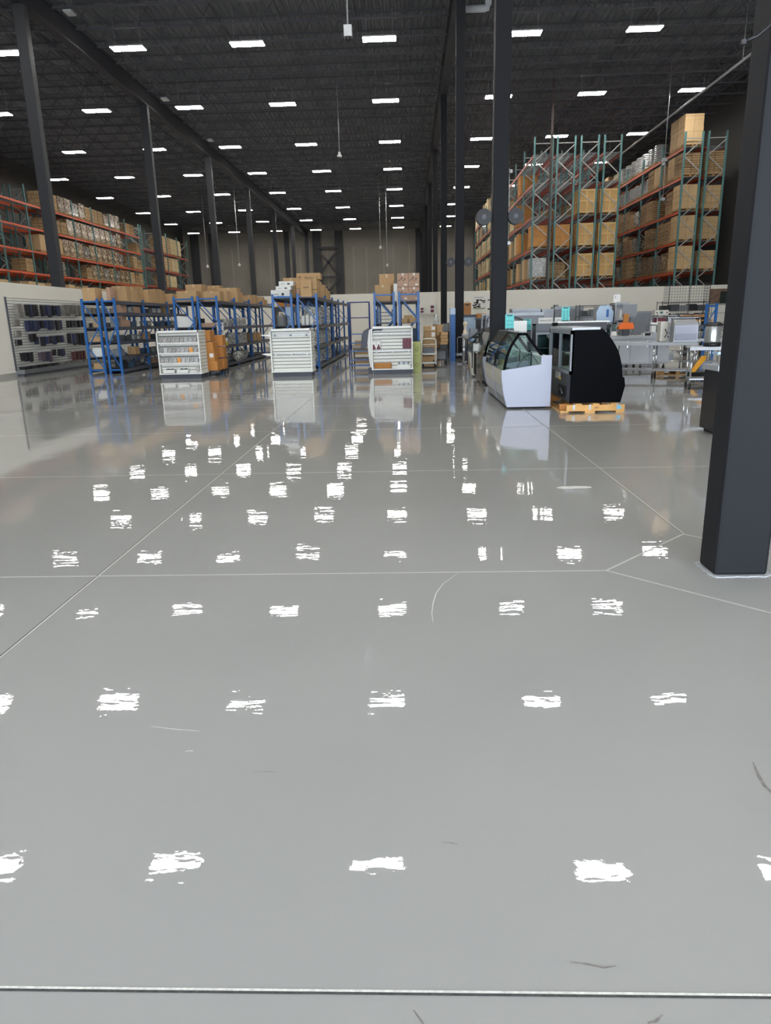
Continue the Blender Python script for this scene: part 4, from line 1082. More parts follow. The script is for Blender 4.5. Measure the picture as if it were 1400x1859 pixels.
t = thing('cart', 'black service cart under the small kraft cartons', 'cart', (1.15, 25.4, 0))
for z in (.12, .48): MB().box((-.2,-.4,z), (.22,.4,z+.05 if z > .2 else z+.03)).build('tray', mt['black'], t)
MB().box((-.2,-.4,.53-.01), (.22,.4,.53)).build('top_mat', mt['rubber'], t)
for sx in (-.18, .2):
    for sy in (-.38, .38): MB().box((sx-.015,sy-.015,.06), (sx+.015,sy+.015,.5)).build('leg', mt['black'], t); 
for sx in (-.16, .18):
    for sy in (-.34, .34): MB().path([(sx-.012,sy,.04),(sx+.012,sy,.04)], .04, 12).build('wheel', mt['rubber'], t)
o = carton('carton', .3, .4, .3, 'greyp', (1.15, 25.35, .155), 'grey box on the lower tray of the black service cart', tape=False)
for i in range(2):
    w = .26
    pass
MB().box((1.13-.03,25.02,.53), (1.34,25.36,.657)).build('storage_bin', mt['black']); tag(bpy.data.objects['storage_bin'] if False else C.objects[-1], 'black tray lifting the upper small cartons on the service cart', 'tray')

# wall shelf and its cartons on the back partition
t = thing('wall_shelf', 'thin wall shelf with two printed boxes on the back partition', 'shelf', (1.18, 42.98, 1.82)); MB().box((-.52,-.35,-.02), (.52,0,0)).build('board', mt['white'], t)
for sx in (-.4, .4): MB().prism([(0,-.02),(-.3,-.02),(0,-.2)], 'x', sx-.01, sx+.01).build('bracket', mt['white'], t)
for i, (x, w, h) in enumerate(((.88,.34,.33), (1.48,.36,.48))):
    t = thing('wine_box', 'white box with maroon squares on the wall shelf, %s' % ('left', 'right')[i], 'box', (x, 42.8, 1.822), 0, 'boxes on the wall shelf'); MB().box((-w/2,-.12,0), (w/2,.12,h)).build('body', mt['cardw'], t)
    for k in range(2): MB().box((-w*.4,-.124,.05+k*h*.46), (w*.12,-.121,.05+k*h*.46+h*.34)).build('square_mark', mt['maroon'], t)
t = thing('paper_cone_stand', 'white paper cone beyond the kraft stack', 'cone', (1.16, 30, .0))
MB().lathe([(.14,1.362),(.01,1.72)], n=16).build('paper_cone', mt['white'], t); MB().box((-.16,-.16,1.3), (.16,.16,1.36)).build('top', mt['cardw'], t); MB().box((-.14,-.14,0), (.14,.14,1.3)).build('stand', mt['card'], t)
for i in range(4):
    carton('carton', .5, .4, [.3,.42,.36,.3][i], ['card','cardw','rose','card'][i], (.6+.42*i if i < 3 else .95, 33+.5*(i % 2), 0 if i < 3 else .45), '%s carton on the far floor before the back partition, %s' % (['kraft','white','rosy','raised kraft'][i], ORD[i]), 'far cartons', tape=False)
t = thing('notice_frame', 'black framed grey notice stand in the aisle before the partition', 'sign', (1.73, 34, 0))
MB().box((-.19,-.02,.0), (-.16,.02,1.32)).box((.16,-.02,.0), (.19,.02,1.32)).box((-.19,-.02,1.29), (.19,.02,1.32)).build('frame', mt['black'], t); MB().box((-.16,-.01,.3), (.16,.01,1.29)).build('panel', mt['greyp'], t); MB().lathe([(.03,0),(.03,.004)], n=12).build('sticker', mt['yellow'], t, (-.1,-.02,1.2)).rotation_euler = (math.pi/2,0,0)
t = thing('blue_locker', 'tall narrow blue cabinet with a pale top left of the dark column', 'cabinet', (1.63, 26.6, 0)); MB().box((-.1,-.3,0), (.08,.3,1.66)).build('body', mt['blue'], t); MB().box((-.1,-.3,1.66), (.08,.3,1.88)).build('header', mt['bluefilm'], t)
t = thing('black_bin', 'tall black bin behind the blue cabinet', 'bin', (1.62, 29.6, 0)); MB().box((-.14,-.15,.0), (.06,.15,1.02)).build('body', mt['black'], t)
# platform cart against the second column
t = thing('platform_cart', 'platform cart with a tall grey handle at the foot of the column', 'cart', (2.05, 28.0, 0))
MB().box((-.2,-.35,.14), (.2,.1,.22)).build('platform', mt['steeld'], t); MB().path([(-.17,-.3,.2), (-.17,-.3,.78), (-.13,-.3,.83), (.32,-.3,.83)], .015, 8).build('handle', mt['silver'], t)
for sx in (-.15, .15):
    for sy in (-.3, .05): MB().path([(sx-.02,sy,.07),(sx+.02,sy,.07)], .07, 12).build('wheel', mt['rubber'], t)

# ================================================================= display cases
def smooth_curve(pts, n=5):
    out = []
    P = [pts[0]]+pts+[pts[-1]]
    for i in range(1, len(P)-2):
        for k in range(n):
            t = k/n; a, b_, c, d = P[i-1], P[i], P[i+1], P[i+2]
            out.append(tuple(.5*((2*b_[j])+(-a[j]+c[j])*t+(2*a[j]-5*b_[j]+4*c[j]-d[j])*t*t+(-a[j]+3*b_[j]-3*c[j]+d[j])*t**3) for j in range(2)))
    out.append(pts[-1]); return out
CURVE = smooth_curve([(.02,.66),(.06,.87),(.13,1.06),(.21,1.19),(.27,1.28)])
FRONT = [(0,.655),(0,.55),(.03,.3),(.10,.06)]
def ribbon(curve, w):
    """band of width w hugging a curve in the x-z plane"""
    o = []
    for i, p in enumerate(curve):
        a = curve[max(i-1,0)]; c = curve[min(i+1,len(curve)-1)]
        dx, dz = c[0]-a[0], c[1]-a[1]; l = math.hypot(dx, dz); o.append((p[0]+dz/l*w, p[1]-dx/l*w))
    return list(curve)+o[::-1]
def deli(label, x, y, L, front='cream', near_panel=True):
    t = thing('display_case', label, 'display case', (x, y, 0), 0, None)
    EP = [(0,.66),(0,.55),(.03,.3),(.10,.03),(.85,.03),(.85,.90),(.67,.90),(.665,.75)]
    MB().prism(EP, 'y', -.02, .012).build('end_panel', mt['deliw'], t, bevel=.004)
    MB().prism(EP, 'y', L-.03, L).build('end_panel', mt['deliw'], t, bevel=.004)
    # front panels, the lowest a dull steel kick
    MB().prism([(0,.655),(0,.55),(.02,.38),(.045,.38),(.025,.55),(.025,.655)], 'y', .012, L-.03).build('front_panel', mt[front], t)
    MB().prism([(.02,.375),(.03,.3),(.055,.19),(.08,.19),(.055,.3),(.045,.375)], 'y', .012, L-.03).build('front_panel', mt['steel'], t)
    MB().prism([(.055,.185),(.095,.04),(.12,.04),(.08,.185)], 'y', .012, L-.03).build('kick_panel', mt['steeld'], t)
    # well: deck, rear wall
    MB().box((.04,.012,.56), (.68,L-.03,.60)).build('deck', mt['steel'], t)
    MB().box((.67,.012,.05), (.83,L-.03,.88)).build('rear_wall', mt['white'], t)
    MB().box((.12,.012,.05), (.67,L-.03,.08)).build('bottom', mt['greyd'], t)
    b = MB(); n = max(3, int(L/.28)); st = (L-.1)/n
    for i in range(n):
        for j in range(3):
            x0, y0 = .07+j*.195, .05+i*st
            b.prism([(x0,.60),(x0+.18,.60),(x0+.18,.635),(x0+.165,.635),(x0+.16,.61),(x0+.02,.61),(x0+.015,.635),(x0,.635)], 'y', y0, y0+st-.03)
    b.build('pan_insert', mt['steeld'], t)
    # curved front glass with dark edges, end glass, rear glass
    V = [(p[0],.0,p[1]) for p in CURVE]+[(p[0],L-.02,p[1]) for p in CURVE]; k = len(CURVE)
    b = MB(); b.add(V, [(i,i+1,k+i+1,k+i) for i in range(k-1)], 0, True); b.build('curved_glass', mt['glass'], t)
    for yy in (-.018, L-.03):
        bb = MB().prism(ribbon(CURVE, .045), 'y', yy, yy+.03)
        bb.prism([(.27,1.28),(.41,1.28),(.41,1.235),(.27,1.235)], 'y', yy, yy+.03).prism([(.41,1.28),(.70,.90),(.645,.90),(.385,1.24)], 'y', yy, yy+.03)
        bb.build('glass_frame', mt['blackg'], t)
        MB().sheet([(p[0]+.02, yy+.015, p[1]) for p in CURVE]+[(.39,yy+.015,1.25),(.665,yy+.015,.9),(.665,yy+.015,.75),(.02,yy+.015,.66)]).build('end_glass', mt['glassc'], t)
    MB().sheet([(.41,0,1.265),(.69,0,.9),(.69,L-.02,.9),(.41,L-.02,1.265)]).build('rear_glass', mt['glassc'], t)
    MB().box((.27,.0,1.255), (.41,L-.03,1.285)).build('top_rail', mt['steeld'], t)
    for xx in (.30, .38): MB().lathe([(.012,0),(.012,.014),(.004,.02)], (xx,.0,1.285), 10).build('bolt', mt['chrome'], t)
    MB().path([(.40,.06,1.22),(.40,L-.08,1.22)], .014, 8).build('lamp_tube', mt['white'], t)
    MB().box((.22,.02,.9), (.5,L-.05,.906)).build('glass_shelf', mt['glassc'], t)
    MB().path([(.55,.3,.92),(.42,.25,.86),(.30,.2,.72),(.28,.18,.63)], .006, 6).path([(.55,.3,.64),(.55,.3,.95)], .012, 6).path([(.55,.3,.92),(.62,.2,.8),(.66,.12,.72)], .006, 6).build('cable', mt['black'], t)
    for xx in (.18, .72):
        for yy in (.1, L-.12): MB().path([(xx-.015,yy,.03),(xx+.015,yy,.03)], .03, 12).build('caster', mt['black'], t)
    return t
deli('white curved glass display case at the front of its line, nearest the open floor', 1.59, 12.3, 1.24)
deli('second white curved glass display case, directly behind the first', 1.585, 13.58, 1.4)
t = deli('third display case in clear film, behind the dark column', 1.73, 16.75, 1.3, 'white')
MB().prism(ribbon([(-.02,.05),(-.03,.6),(.03,.9),(.15,1.2),(.25,1.31)], .006), 'y', -.04, 1.32).build('film_wrap', mt['clearfilm'], t)
# dark slanted case at the left end
t = thing('display_case', 'dark display case with slanted glass at the far end of its line', 'display case', (1.62, 18.3, 0))
MB().prism([(.08,.05),(.0,.62),(.0,.66),(.55,.66),(.55,.05)], 'y', .9, 1.5).build('body', mt['cream'], t)
MB().prism([(.12,.1),(.12,.66),(.5,.66),(.5,.1)], 'y', .0, .9).build('side_body', mt['blackg'], t)
MB().prism([(.1,.66),(.5,.66),(.5,.69),(.1,.69)], 'y', -.02, .9).build('top_ledge', mt['white'], t)
b = MB()
for yy in (.0, 1.45): b.path([(.0,yy,.3),(.0,yy,.95),(.45,yy,1.28)], .014, 6).path([(.1,yy,.9),(.5,yy,1.2)], .012, 6)
b.build('glass_frame', mt['black'], t)
MB().sheet([(.0,0,.66),(.0,0,.95),(.0,1.45,.95),(.0,1.45,.66)]).build('front_glass', mt['glass'], t); MB().sheet([(.0,0,.95),(.45,0,1.28),(.45,1.45,1.28),(.0,1.45,.95)]).build('slanted_glass', mt['glass'], t)
MB().box((.02,.1,.72), (.3,.5,.9)).build('white_tray', mt['white'], t)
for xx in (.15, .45):
    for yy in (.1, 1.35): MB().path([(xx-.015,yy,.05),(xx+.015,yy,.05)], .05, 12).build('caster', mt['black'], t)

# black pastry case on its pallet
t = thing('shipping_pallet', 'light wooden pallet with a blue sticker under the black case', 'pallet', (2.57, 11.6, 0))
MB().box((0,0,.028), (.94,.035,.128)).build('front_board', mt['woodp'], t, bevel=.004)
MB().box((0,1.8,.028), (.94,1.835,.128)).build('rear_board', mt['woodp'], t, bevel=.004)
MB().box((.30,-.01,0), (.46,1.85,.028)).build('runner', mt['woodp'], t); MB().box((-.08,.1,0), (.06,1.8,.024)).build('runner', mt['woodp'], t); MB().box((.8,-.005,0), (.93,1.85,.028)).build('runner', mt['woodp'], t)
MB().box((-.06,.22,.03), (.2,.32,.12)).build('side_block', mt['cardo'], t); MB().box((-.06,1.5,.03), (.2,1.7,.12)).build('side_block', mt['cardo'], t)
for x in (.14, .42, .72): MB().box((x,.0,.128), (x+.11,1.835,.146)).build('top_slat', mt['woodp'], t)
for x in (.1, .36, .8): MB().box((x,-.004,.05), (x+.035,.0,.135)).build('strap', mt['steeld'], t)
b = MB().lathe([(.032,0),(.032,.003)], n=20); o = b.build('round_sticker', M('blue sticker', (110,190,220), .4), t, (.85,-.001,.082)); o.rotation_euler = (math.pi/2,0,0)
text('1877', .035, mt['ink'], t, (.48,-.003,.08), name='writing', shear=.2)

t = thing('pastry_case', 'tall black curved pastry case standing on the wooden pallet', 'display case', (2.64, 11.72, .147))
SP = [(0,1.16),(.42,1.165),(.47,1.185),(.57,1.09),(.66,.97),(.74,.84),(.78,.73),(.82,.58),(.84,.41),(.87,.40),(.89,.27),(.83,0),(0,0)]
MB().prism(SP, 'y', 0, .03).build('end_panel', mt['blackg'], t, bevel=.004); MB().prism(SP, 'y', 1.77, 1.8).build('end_panel', mt['blackg'], t, bevel=.004)
fc = [(.47,1.18),(.57,1.085),(.66,.965),(.735,.84),(.775,.73),(.815,.58)]
V = [(p[0],.03,p[1]) for p in fc]+[(p[0],1.77,p[1]) for p in fc]; k = len(fc); b = MB(); b.add(V, [(i,i+1,k+i+1,k+i) for i in range(k-1)], 0, True); b.build('curved_glass', mt['glass'], t)
MB().prism([(.80,.58),(.835,.41),(.865,.4),(.885,.27),(.825,0),(.78,0),(.78,.58)], 'y', .03, 1.77).build('front_panel', mt['blackg'], t)
MB().box((-.01,-.005,1.165), (.44,1.8,1.205)).build('steel_top', mt['steel'], t, bevel=.004)
MB().box((.02,.03,0), (.78,1.77,.46)).build('machine_housing', mt['greyd'], t)
MB().box((.10,.03,.46), (.78,1.77,.49)).build('deck', mt['white'], t)
for z in (.72, .95): MB().box((.12,.05,z), (.6,1.75,z+.008)).build('glass_shelf', mt['glassc'], t)
b = MB()
for y0, y1, z0, z1 in ((0,.06,.46,1.16),(1.74,1.8,.46,1.16),(0,1.8,.46,.52),(0,1.8,1.1,1.165),(.88,.93,.5,1.12)): b.box((-.02,y0,z0), (.03,y1,z1))
b.build('sliding_door_frame', mt['greyp'], t)
MB().sheet([(.0,.06,.52),(.0,.9,.52),(.0,.9,1.1),(.0,.06,1.1)]).build('door_pane', mt['glassc'], t); MB().sheet([(.012,.9,.52),(.012,1.74,.52),(.012,1.74,1.1),(.012,.9,1.1)]).build('door_pane', mt['glassc'], t)
MB().box((.01,.35,.05), (.021,1.0,.24)).build('machine_opening', mt['black'], t); MB().path([(.0,.6,.1),(.0,.75,.18),(-.005,.9,.1)], .012, 6).build('hose', mt['steeld'], t)
MB().box((.012,.9,.32), (.019,1.3,.44)).build('rating_label', mt['paper'], t); MB().box((.011,.85,.31), (.018,.95,.36)).build('yellow_sticker', mt['yellow'], t)
for i in range(3):
    o = MB().lathe([(.1,0),(.13,.02),(.11,.022)], n=18).build('plate', mt['white'], None, (2.95, 12.1+.5*i, .147+.729)); tag(o, 'white plate on the shelf of the black pastry case, %s from the near end' % ORD[i], 'plate', 'plates in the pastry case')

# price placards and maker boards
def placard(label, x, y, z, w, h, lines=9, post=0.):
    t = thing('price_sign', label, 'sign', (x, y, z))
    MB().box((-w/2,-.004,post), (w/2,.004,post+h)).build('card', mt['teal'], t)
    b = MB().box((-w*.32,-.006,post+h*.88), (w*.32,-.004,post+h*.97))
    for i in range(lines): b.box((-w*.33,-.006,post+h*(.1+.7*i/lines)), (-w*.05,-.004,post+h*(.1+.7*i/lines)+h*.03)).box((w*.1,-.006,post+h*(.1+.7*i/lines)), (w*.33,-.004,post+h*(.1+.7*i/lines)+h*.03))
    b.build('print_lines', mt['tealink'], t)
    MB().box((-w/2,-.03,0), (w/2,.03,.03)).build('holder', mt['black'], t)
    return t
placard('teal price placard on top of the second white display case', 2.0, 14.4, 1.287, .17, .30, 3)
placard('tall teal price placard behind the black pastry case', 3.43, 16, 1.40, .17, .32, 9)
placard('teal price placard half hidden behind the glass door cabinets', 2.66, 16.3, 1.21, .16, .27, 2)
def board(label, x, y, z, w):
    t = thing('name_board', label, 'sign', (x, y, z)); MB().box((-w/2,-.005,.0), (w/2,.005,.15)).build('card', mt['paper'], t)
    text('Admiral Craft', .05, mt['ink'], t, (0,-.007,.09), shear=.25)
    return t

def cabinet(label, x, y, w, d, h, m='greyd', door='glass', name='glass_door_cabinet', cat='cabinet', legs=0.):
    t = thing(name, label, cat, (x, y, 0))
    if door == 'glass':
        MB().box((0,.03,.02), (w,.045+.0,.22)).box((0,.03,h-.16), (w,.05,h)).box((0,.05,.02), (.03,d,h)).box((w-.03,.05,.02), (w,d,h)).box((0,d-.03,.02), (w,d,h)).box((0,.05,h-.03), (w,d,h)).box((0,.05,.02), (w,d,.2)).build('body', mt[m], t)
        fr_ = MB().box((0,0,.22), (.035,.03,h-.17)).box((w-.035,0,.22), (w,.03,h-.17)).box((.035,0,.22), (w-.035,.03,.27)).box((.035,0,h-.22), (w-.035,.03,h-.17)).build('door_frame', mt['greyp'], t)
        MB().box((.035,.01,.27), (w-.035,.016,h-.22)).build('door_pane', mt['glassc'], fr_)
        MB().box((.02,-.02,h*.5), (.035,-.0,h*.62)).build('handle', mt['chrome'], fr_)
        for k in range(3): MB().box((.03,.06,.35+k*(h-.6)/3), (w-.03,d-.04,.36+k*(h-.6)/3)).build('shelf', mt['deck'], t)
    else:
        MB().box((0,.02,max(legs,.06)), (w,d,h)).build('body', mt[m], t, bevel=.006)
        n = max(1, round(w/.55))
        for i in range(n):
            dr_ = MB().box((i*w/n+.01,0,max(legs,.06)+.03), ((i+1)*w/n-.01,.02,h-.12)).build('door', mt[m], t, bevel=.004)
            MB().box(((i+1)*w/n-.07,-.025,h*.5), ((i+1)*w/n-.05,0,h*.68)).build('handle', mt['chrome'], dr_)
        MB().box((0,0,h-.1), (w,.021,h)).build('control_panel', mt['steeld'], t)
        for xx in (.06, w-.06):
            for yy in (.08, d-.08): MB().path([(xx,yy,0),(xx,yy,max(legs,.06))], .02, 8).build('foot', mt['black'], t)
    return t
cabinet('slim dark cabinet with a glass door beside the white display cases', 2.72, 15.5, .34, .5, 1.38)
cabinet('narrow grey open sided cabinet left of the slim glass door one', 2.5, 16.0, .2, .5, 1.2)
cabinet('wide glass door merchandiser behind the black pastry case', 3.12, 15.2, 1.0, .7, 1.39, 'black')
MB().box((0,0,0), (1.06,.8,.025)).build('cover_board', mt['white'], None, (3.1, 15.15, 1.393)); tag(bpy.data.objects['cover_board'], 'thin white top board lying over the wide glass door merchandiser', 'board')
cabinet('pale steel cabinet under the two white name boards', 3.1, 17.6, 1.1, .6, 1.345, 'steel', 'solid')
board('white name board above the pale steel cabinet, left one', 3.32, 17.7, 1.347, .34); board('white name board above the pale steel cabinet, right one', 3.72, 17.7, 1.347, .36)
t = thing('glass_display', 'black framed arched glass display above the cabinets, left of the name boards', 'display case', (2.5, 18.2, 0))
MB().box((0,0,.05), (.55,.6,1.18)).build('cabinet', mt['greyp'], t); fc = smooth_curve([(.0,1.49),(.2,1.5),(.36,1.42),(.5,1.2)])
for yy in (0,.58): MB().prism(ribbon(fc, -.03), 'y', yy, yy+.02).build('arched_frame', mt['black'], t)
V = [(p[0],.01,p[1]) for p in fc]+[(p[0],.58,p[1]) for p in fc]; k = len(fc); b = MB(); b.add(V, [(i,i+1,k+i+1,k+i) for i in range(k-1)], 0, True); b.build('curved_glass', mt['glass'], t)
for xx in (.06,.49): MB().path([(xx,.05,0),(xx,.05,.05)], .025, 8).path([(xx,.55,0),(xx,.55,.05)], .025, 8).build('foot', mt['black'], t)
t = cabinet('white dispenser cabinet just right of the dark column', 2.24, 15.5, .3, .45, 1.2, 'white', 'solid', 'dispenser', 'cabinet')
carton('white_box', .28, .4, .25, 'white', (2.39, 15.75, 1.202), 'white box standing on the dispenser cabinet by the column', tape=False)
# row of big units before the back partition
cabinet('long grey refrigerator with dark front before the back partition', 3.1, 24.0, 1.35, .8, 1.66, 'greyp', 'solid', 'refrigerator', 'refrigerator')
cabinet('tall steel range with backsplash, behind the long grey refrigerator', 3.7, 26.0, 1.0, .8, 1.8, 'steeld', 'solid', 'cooking_range', 'range')
cabinet('steel oven between the ranges before the back partition', 4.75, 26.0, .42, .8, 1.77, 'steel', 'solid', 'oven', 'oven')
cabinet('wide steel double oven before the back partition', 5.2, 26.0, 1.0, .8, 1.84, 'greyp', 'solid', 'double_oven', 'oven')
cabinet('steel cabinet with pale top right of the wire rack', 6.5, 27.5, 1.4, .8, 1.55, 'steeld', 'solid', 'steel_cabinet', 'cabinet')
cabinet('low grey cabinet in front of the partition, behind the control box', 8.1, 28.0, 1.6, .7, 1.62, 'greyp', 'solid', 'low_cabinet', 'cabinet')
t = thing('outlet', 'small metal outlet boxes on the back partition', 'outlet', (8.63, 42.98, 1.95)); MB().box((-.14,-.05,0), (-.01,0,.18)).build('cover', mt['greyd'], t); MB().box((.02,-.05,0), (.14,0,.18)).build('cover', mt['steeld'], t)
def wire_unit(label, x, y, w, d, h, zs, m='chrome', mesh_back=False, name='wire_shelving', cat='shelving'):
    t = thing(name, label, cat, (x, y, 0))
    for xx in (0, w):
        for yy in (0, d): MB().path([(xx,yy,0),(xx,yy,h)], .013, 8).build('post', mt[m], t)
    for z in zs:
        b = MB()
        for yy in (0, d): b.path([(0,yy,z),(w,yy,z)], .008, 5).path([(0,yy,z-.04),(w,yy,z-.04)], .006, 5)
        for xx in (0, w): b.path([(xx,0,z),(xx,d,z)], .008, 5)
        n = int(w/.06)
        for i in range(1, n): b.path([(w*i/n,0,z),(w*i/n,d,z)], .003, 4)
        b.build('wire_shelf', mt[m], t)
    return t
wire_unit('black wire rack of small goods left of the film wrapped oven', 5.5, 23.6, .95, .5, 1.85, [.3,.75,1.15,1.5,1.82], 'mesh')
for i, (x, z, w, h, m) in enumerate([(5.62,1.155,.16,.22,'maroon'),(5.85,1.155,.14,.18,'black'),(6.1,1.155,.2,.2,'steel'),(5.7,1.505,.2,.16,'greyd'),(6.0,1.505,.24,.2,'steeld'),(6.25,1.505,.14,.26,'black'),(5.7,.755,.3,.25,'steel'),(6.1,.755,.3,.28,'greyd')]):
    carton('appliance', w, .3, h, m, (x, 23.85, z), 'small %s appliance on the black wire rack, %s of eight' % ({'maroon':'maroon','black':'black','steel':'bright steel','greyd':'dark grey','steeld':'dull steel'}[m], ORD[i]), 'appliances on the wire rack', tape=False, cat='appliance')

# tables and what stands on them
def table(label, x, y, w, d, h, rz, legs=3, low=.22, cast=True, m='steel'):
    t = thing('work_table', label, 'table', (x, y, 0), rz)
    MB().box((-w/2,-d/2,h-.035), (w/2,d/2,h)).box((-w/2,-d/2,h-.07), (w/2,-d/2+.02,h-.03)).build('top', mt[m], t, bevel=.004)
    if low: MB().box((-w/2+.04,-d/2+.04,low-.03), (w/2-.04,d/2-.04,low)).build('lower_shelf', mt['steeld'], t)
    for i in range(legs):
        xx = -w/2+.06+(w-.12)*i/(legs-1)
        for yy in (-d/2+.06, d/2-.06):
            l = MB().path([(xx,yy,.11 if cast else 0),(xx,yy,h-.03)], .02, 10).build('leg', mt['chrome'], t)
            if cast: MB().path([(xx-.02,yy,.055),(xx+.02,yy,.055)], .055, 14).build('caster', mt['rubber'], l)
    return t
table('long stainless work table on casters right of the black case', 6.05, 17.85, 1.95, .62, .86, math.radians(-26))
table('stainless table on casters nearer the dark pillar, with a big pot', 6.55, 15.05, 1.5, .6, .86, math.radians(-12), 2)
# ice bin
t = thing('ice_bin', 'white fronted ice bin with a sloped steel lid on the work table', 'ice bin', (6.62, 17.62, .862), math.radians(-8))
MB().prism([(-.27,0),(.27,0),(.27,.40),(-.27,.40)], 'y', -.2, .25).build('body', mt['steeld'], t); MB().prism([(-.215,.04),(-.225,.2),(-.22,.4),(-.2,.4),(-.2,.04)], 'x', -.25, .25).build('front_panel', mt['deliw'], t)
MB().prism([(-.21,.4),(.26,.4),(.26,.55),(.12,.55)], 'x', -.26, .26).build('lid', mt['steeld'], t); MB().box((-.28,.08,.55), (.32,.3,.562)).build('top_flap', mt['steel'], t)
t = thing('side_cabinet', 'cream side box just left of the ice bin', 'box', (6.27, 18.06, .862)); MB().box((-.1,-.12,0), (.08,.15,.48)).build('body', mt['cream'], t, bevel=.02); MB().path([(0,-.14,.1),(.04,-.2,.2),(0,-.14,.3)], .012, 6).build('hose', mt['black'], t)
# prep unit behind
t = thing('prep_counter', 'long stainless prep counter behind the work table', 'counter', (5.68, 20.5, 0))
MB().box((0,0,.16), (1.66,.75,.86)).build('body', mt['steel'], t, bevel=.005); MB().box((-.02,-.03,.86), (1.68,.78,.94)).build('top', mt['steel'], t, bevel=.004)
for i in range(3):
    dr_ = MB().box((.02+.55*i,-.018,.2), (.54+.55*i,0,.82)).build('door', mt['steel'], t, bevel=.004)
    MB().box((.46+.55*i,-.03,.62), (.5+.55*i,-.016,.8)).build('handle', mt['chrome'], dr_)
MB().box((1.5,-.034,.88), (1.6,-.03,.92)).build('badge', mt['greyd'], t)
for x in (.1,.5,.9,1.55):
    for y in (.08,.67): MB().path([(x-.02,y,.055),(x+.02,y,.055)], .055, 12).path([(x,y,.05),(x,y,.16)], .014, 6).build('caster', mt['rubber'], t)
MB().box((.1,.3,.16), (1.5,.5,.162)).build('floor_pan', mt['greyd'], t)
# on the counter
t = thing('cutting_board_holder', 'bright orange hood shaped guard standing on the prep counter', 'guard', (6.15, 20.75, .942)); MB().prism([(-.21,.18),(.21,.18),(.21,.26),(.17,.36),(-.14,.36),(-.21,.26)], 'y', -.1, .1).build('hood', mt['orangep'], t, bevel=.01); MB().box((-.08,-.06,0), (.08,.06,.18)).build('base', mt['greyd'], t); MB().path([(.15,0,.2),(.19,-.02,0)], .01, 6).build('strut', mt['silver'], t); MB().box((-.07,-.02,.36), (.07,.06,.6)).build('neck', mt['cardo'], t)
t = thing('panel_sign', 'plain grey square panel above the orange guard', 'panel', (6.32, 21.05, .942)); MB().box((-.2,-.02,.5), (.2,.02,.86)).build('panel', mt['greyp'], t); MB().box((-.05,.0,0), (.05,.04,.5)).build('post', mt['greyd'], t)
t = thing('blender', 'small glass blender on the prep counter near the black case', 'blender', (5.82, 20.7, .942)); MB().lathe([(.09,0),(.09,.02),(.07,.12),(.05,.13)], n=16).build('base', mt['white'], t); MB().lathe([(.05,.13),(.065,.32),(.07,.33)], n=16).build('jar', mt['glassc'], t); MB().lathe([(.068,.33),(.05,.37)], n=16).build('lid', mt['black'], t)
t = thing('meat_slicer', 'white meat slicer with a slanted arm on the prep counter', 'slicer', (7.05, 20.7, .942)); MB().prism([(-.2,0),(.2,0),(.18,.08),(-.18,.08)], 'y', -.15, .2).build('base', mt['steel'], t); MB().path([(-.04,0,.2),(.0,0,.2)], .15, 24).build('blade', mt['chrome'], t)
MB().bar((-.1,-.1,.34), (.18,-.12,.06), .05).bar((-.25,-.08,.33), (.02,-.1,.3), .05).build('carriage_arm', mt['white'], t); MB().box((-.2,-.05,.08), (-.08,.1,.26)).build('motor_housing', mt['white'], t); MB().box((.02,-.14,.08), (.1,-.06,.2)).build('handle', mt['black'], t)
t = thing('scale', 'small black and white scale on the prep counter left of the slicer', 'scale', (6.72, 20.65, .942)); MB().box((-.12,-.1,0), (.12,.12,.06)).build('base', mt['white'], t); MB().box((-.1,-.08,.09), (.1,.1,.1)).box((-.03,-.03,.06), (.03,.03,.09)).build('platter', mt['steel'], t); MB().prism([(-.1,.0),(-.13,.06),(-.11,.06),(-.1,.03)], 'x', -.08, .08).build('display', mt['black'], t)
t = thing('coffee_urn', 'small black coffee maker on the prep counter close to the black case', 'coffee maker', (5.70+.02, 20.95, .942)); MB().box((-.1,-.1,0), (.06,.1,.05)).box((-.1,.02,.05), (.06,.1,.3)).box((-.1,-.1,.24), (.06,.1,.32)).build('body', mt['black'], t); MB().lathe([(.05,.055),(.06,.1),(.05,.18)], (-.02,-.04,0), 14).build('jug', mt['glassc'], t)
# oven in film with sign
t = thing('oven_stand', 'open steel stand under the film wrapped oven', 'stand', (5.9, 22.2, 0))
for xx in (-.3, .72):
    for yy in (-.3,.3): MB().path([(xx,yy,0),(xx,yy,1.3)], .02, 8).build('leg', mt['steel'], t)
for z in (.3, 1.3): MB().box((-.34,-.34,z-.03), (.76,.34,z)).build('shelf', mt['steeld'], t)
t = thing('wrapped_oven', 'steel oven wrapped in clear film with a blue label', 'oven', (5.86, 22.0, 1.302)); MB().box((-.22,-.12,0), (.2,.4,.46)).build('body', mt['steel'], t, bevel=.01); MB().prism([(-.25,.005),(.22,.005),(.24,.3),(.1,.5),(-.18,.49),(-.27,.3)], 'y', -.16, -.13).build('film', mt['bluefilm'], t); MB().box((.02,-.17,.16), (.09,-.161,.38)).build('blue_label', mt['blue'], t)
t = thing('oven', 'grey countertop oven with a paper notice on its door', 'oven', (6.38, 22.0, 1.302)); MB().box((-.24,-.1,0), (.24,.4,.5)).build('body', mt['greyp'], t, bevel=.008); MB().box((-.2,-.12,.06), (.16,-.1,.42)).build('door', mt['steel'], t); MB().box((-.1,-.124,.12), (.12,-.12,.36)).build('notice', mt['paper'], t); MB().box((-.26,-.11,.5), (.18,.38,.56)).build('top_vent', mt['steeld'], t); MB().box((-.12,-.13,-.0), (.06,-.121,.06)).build('control_box', mt['black'], t)
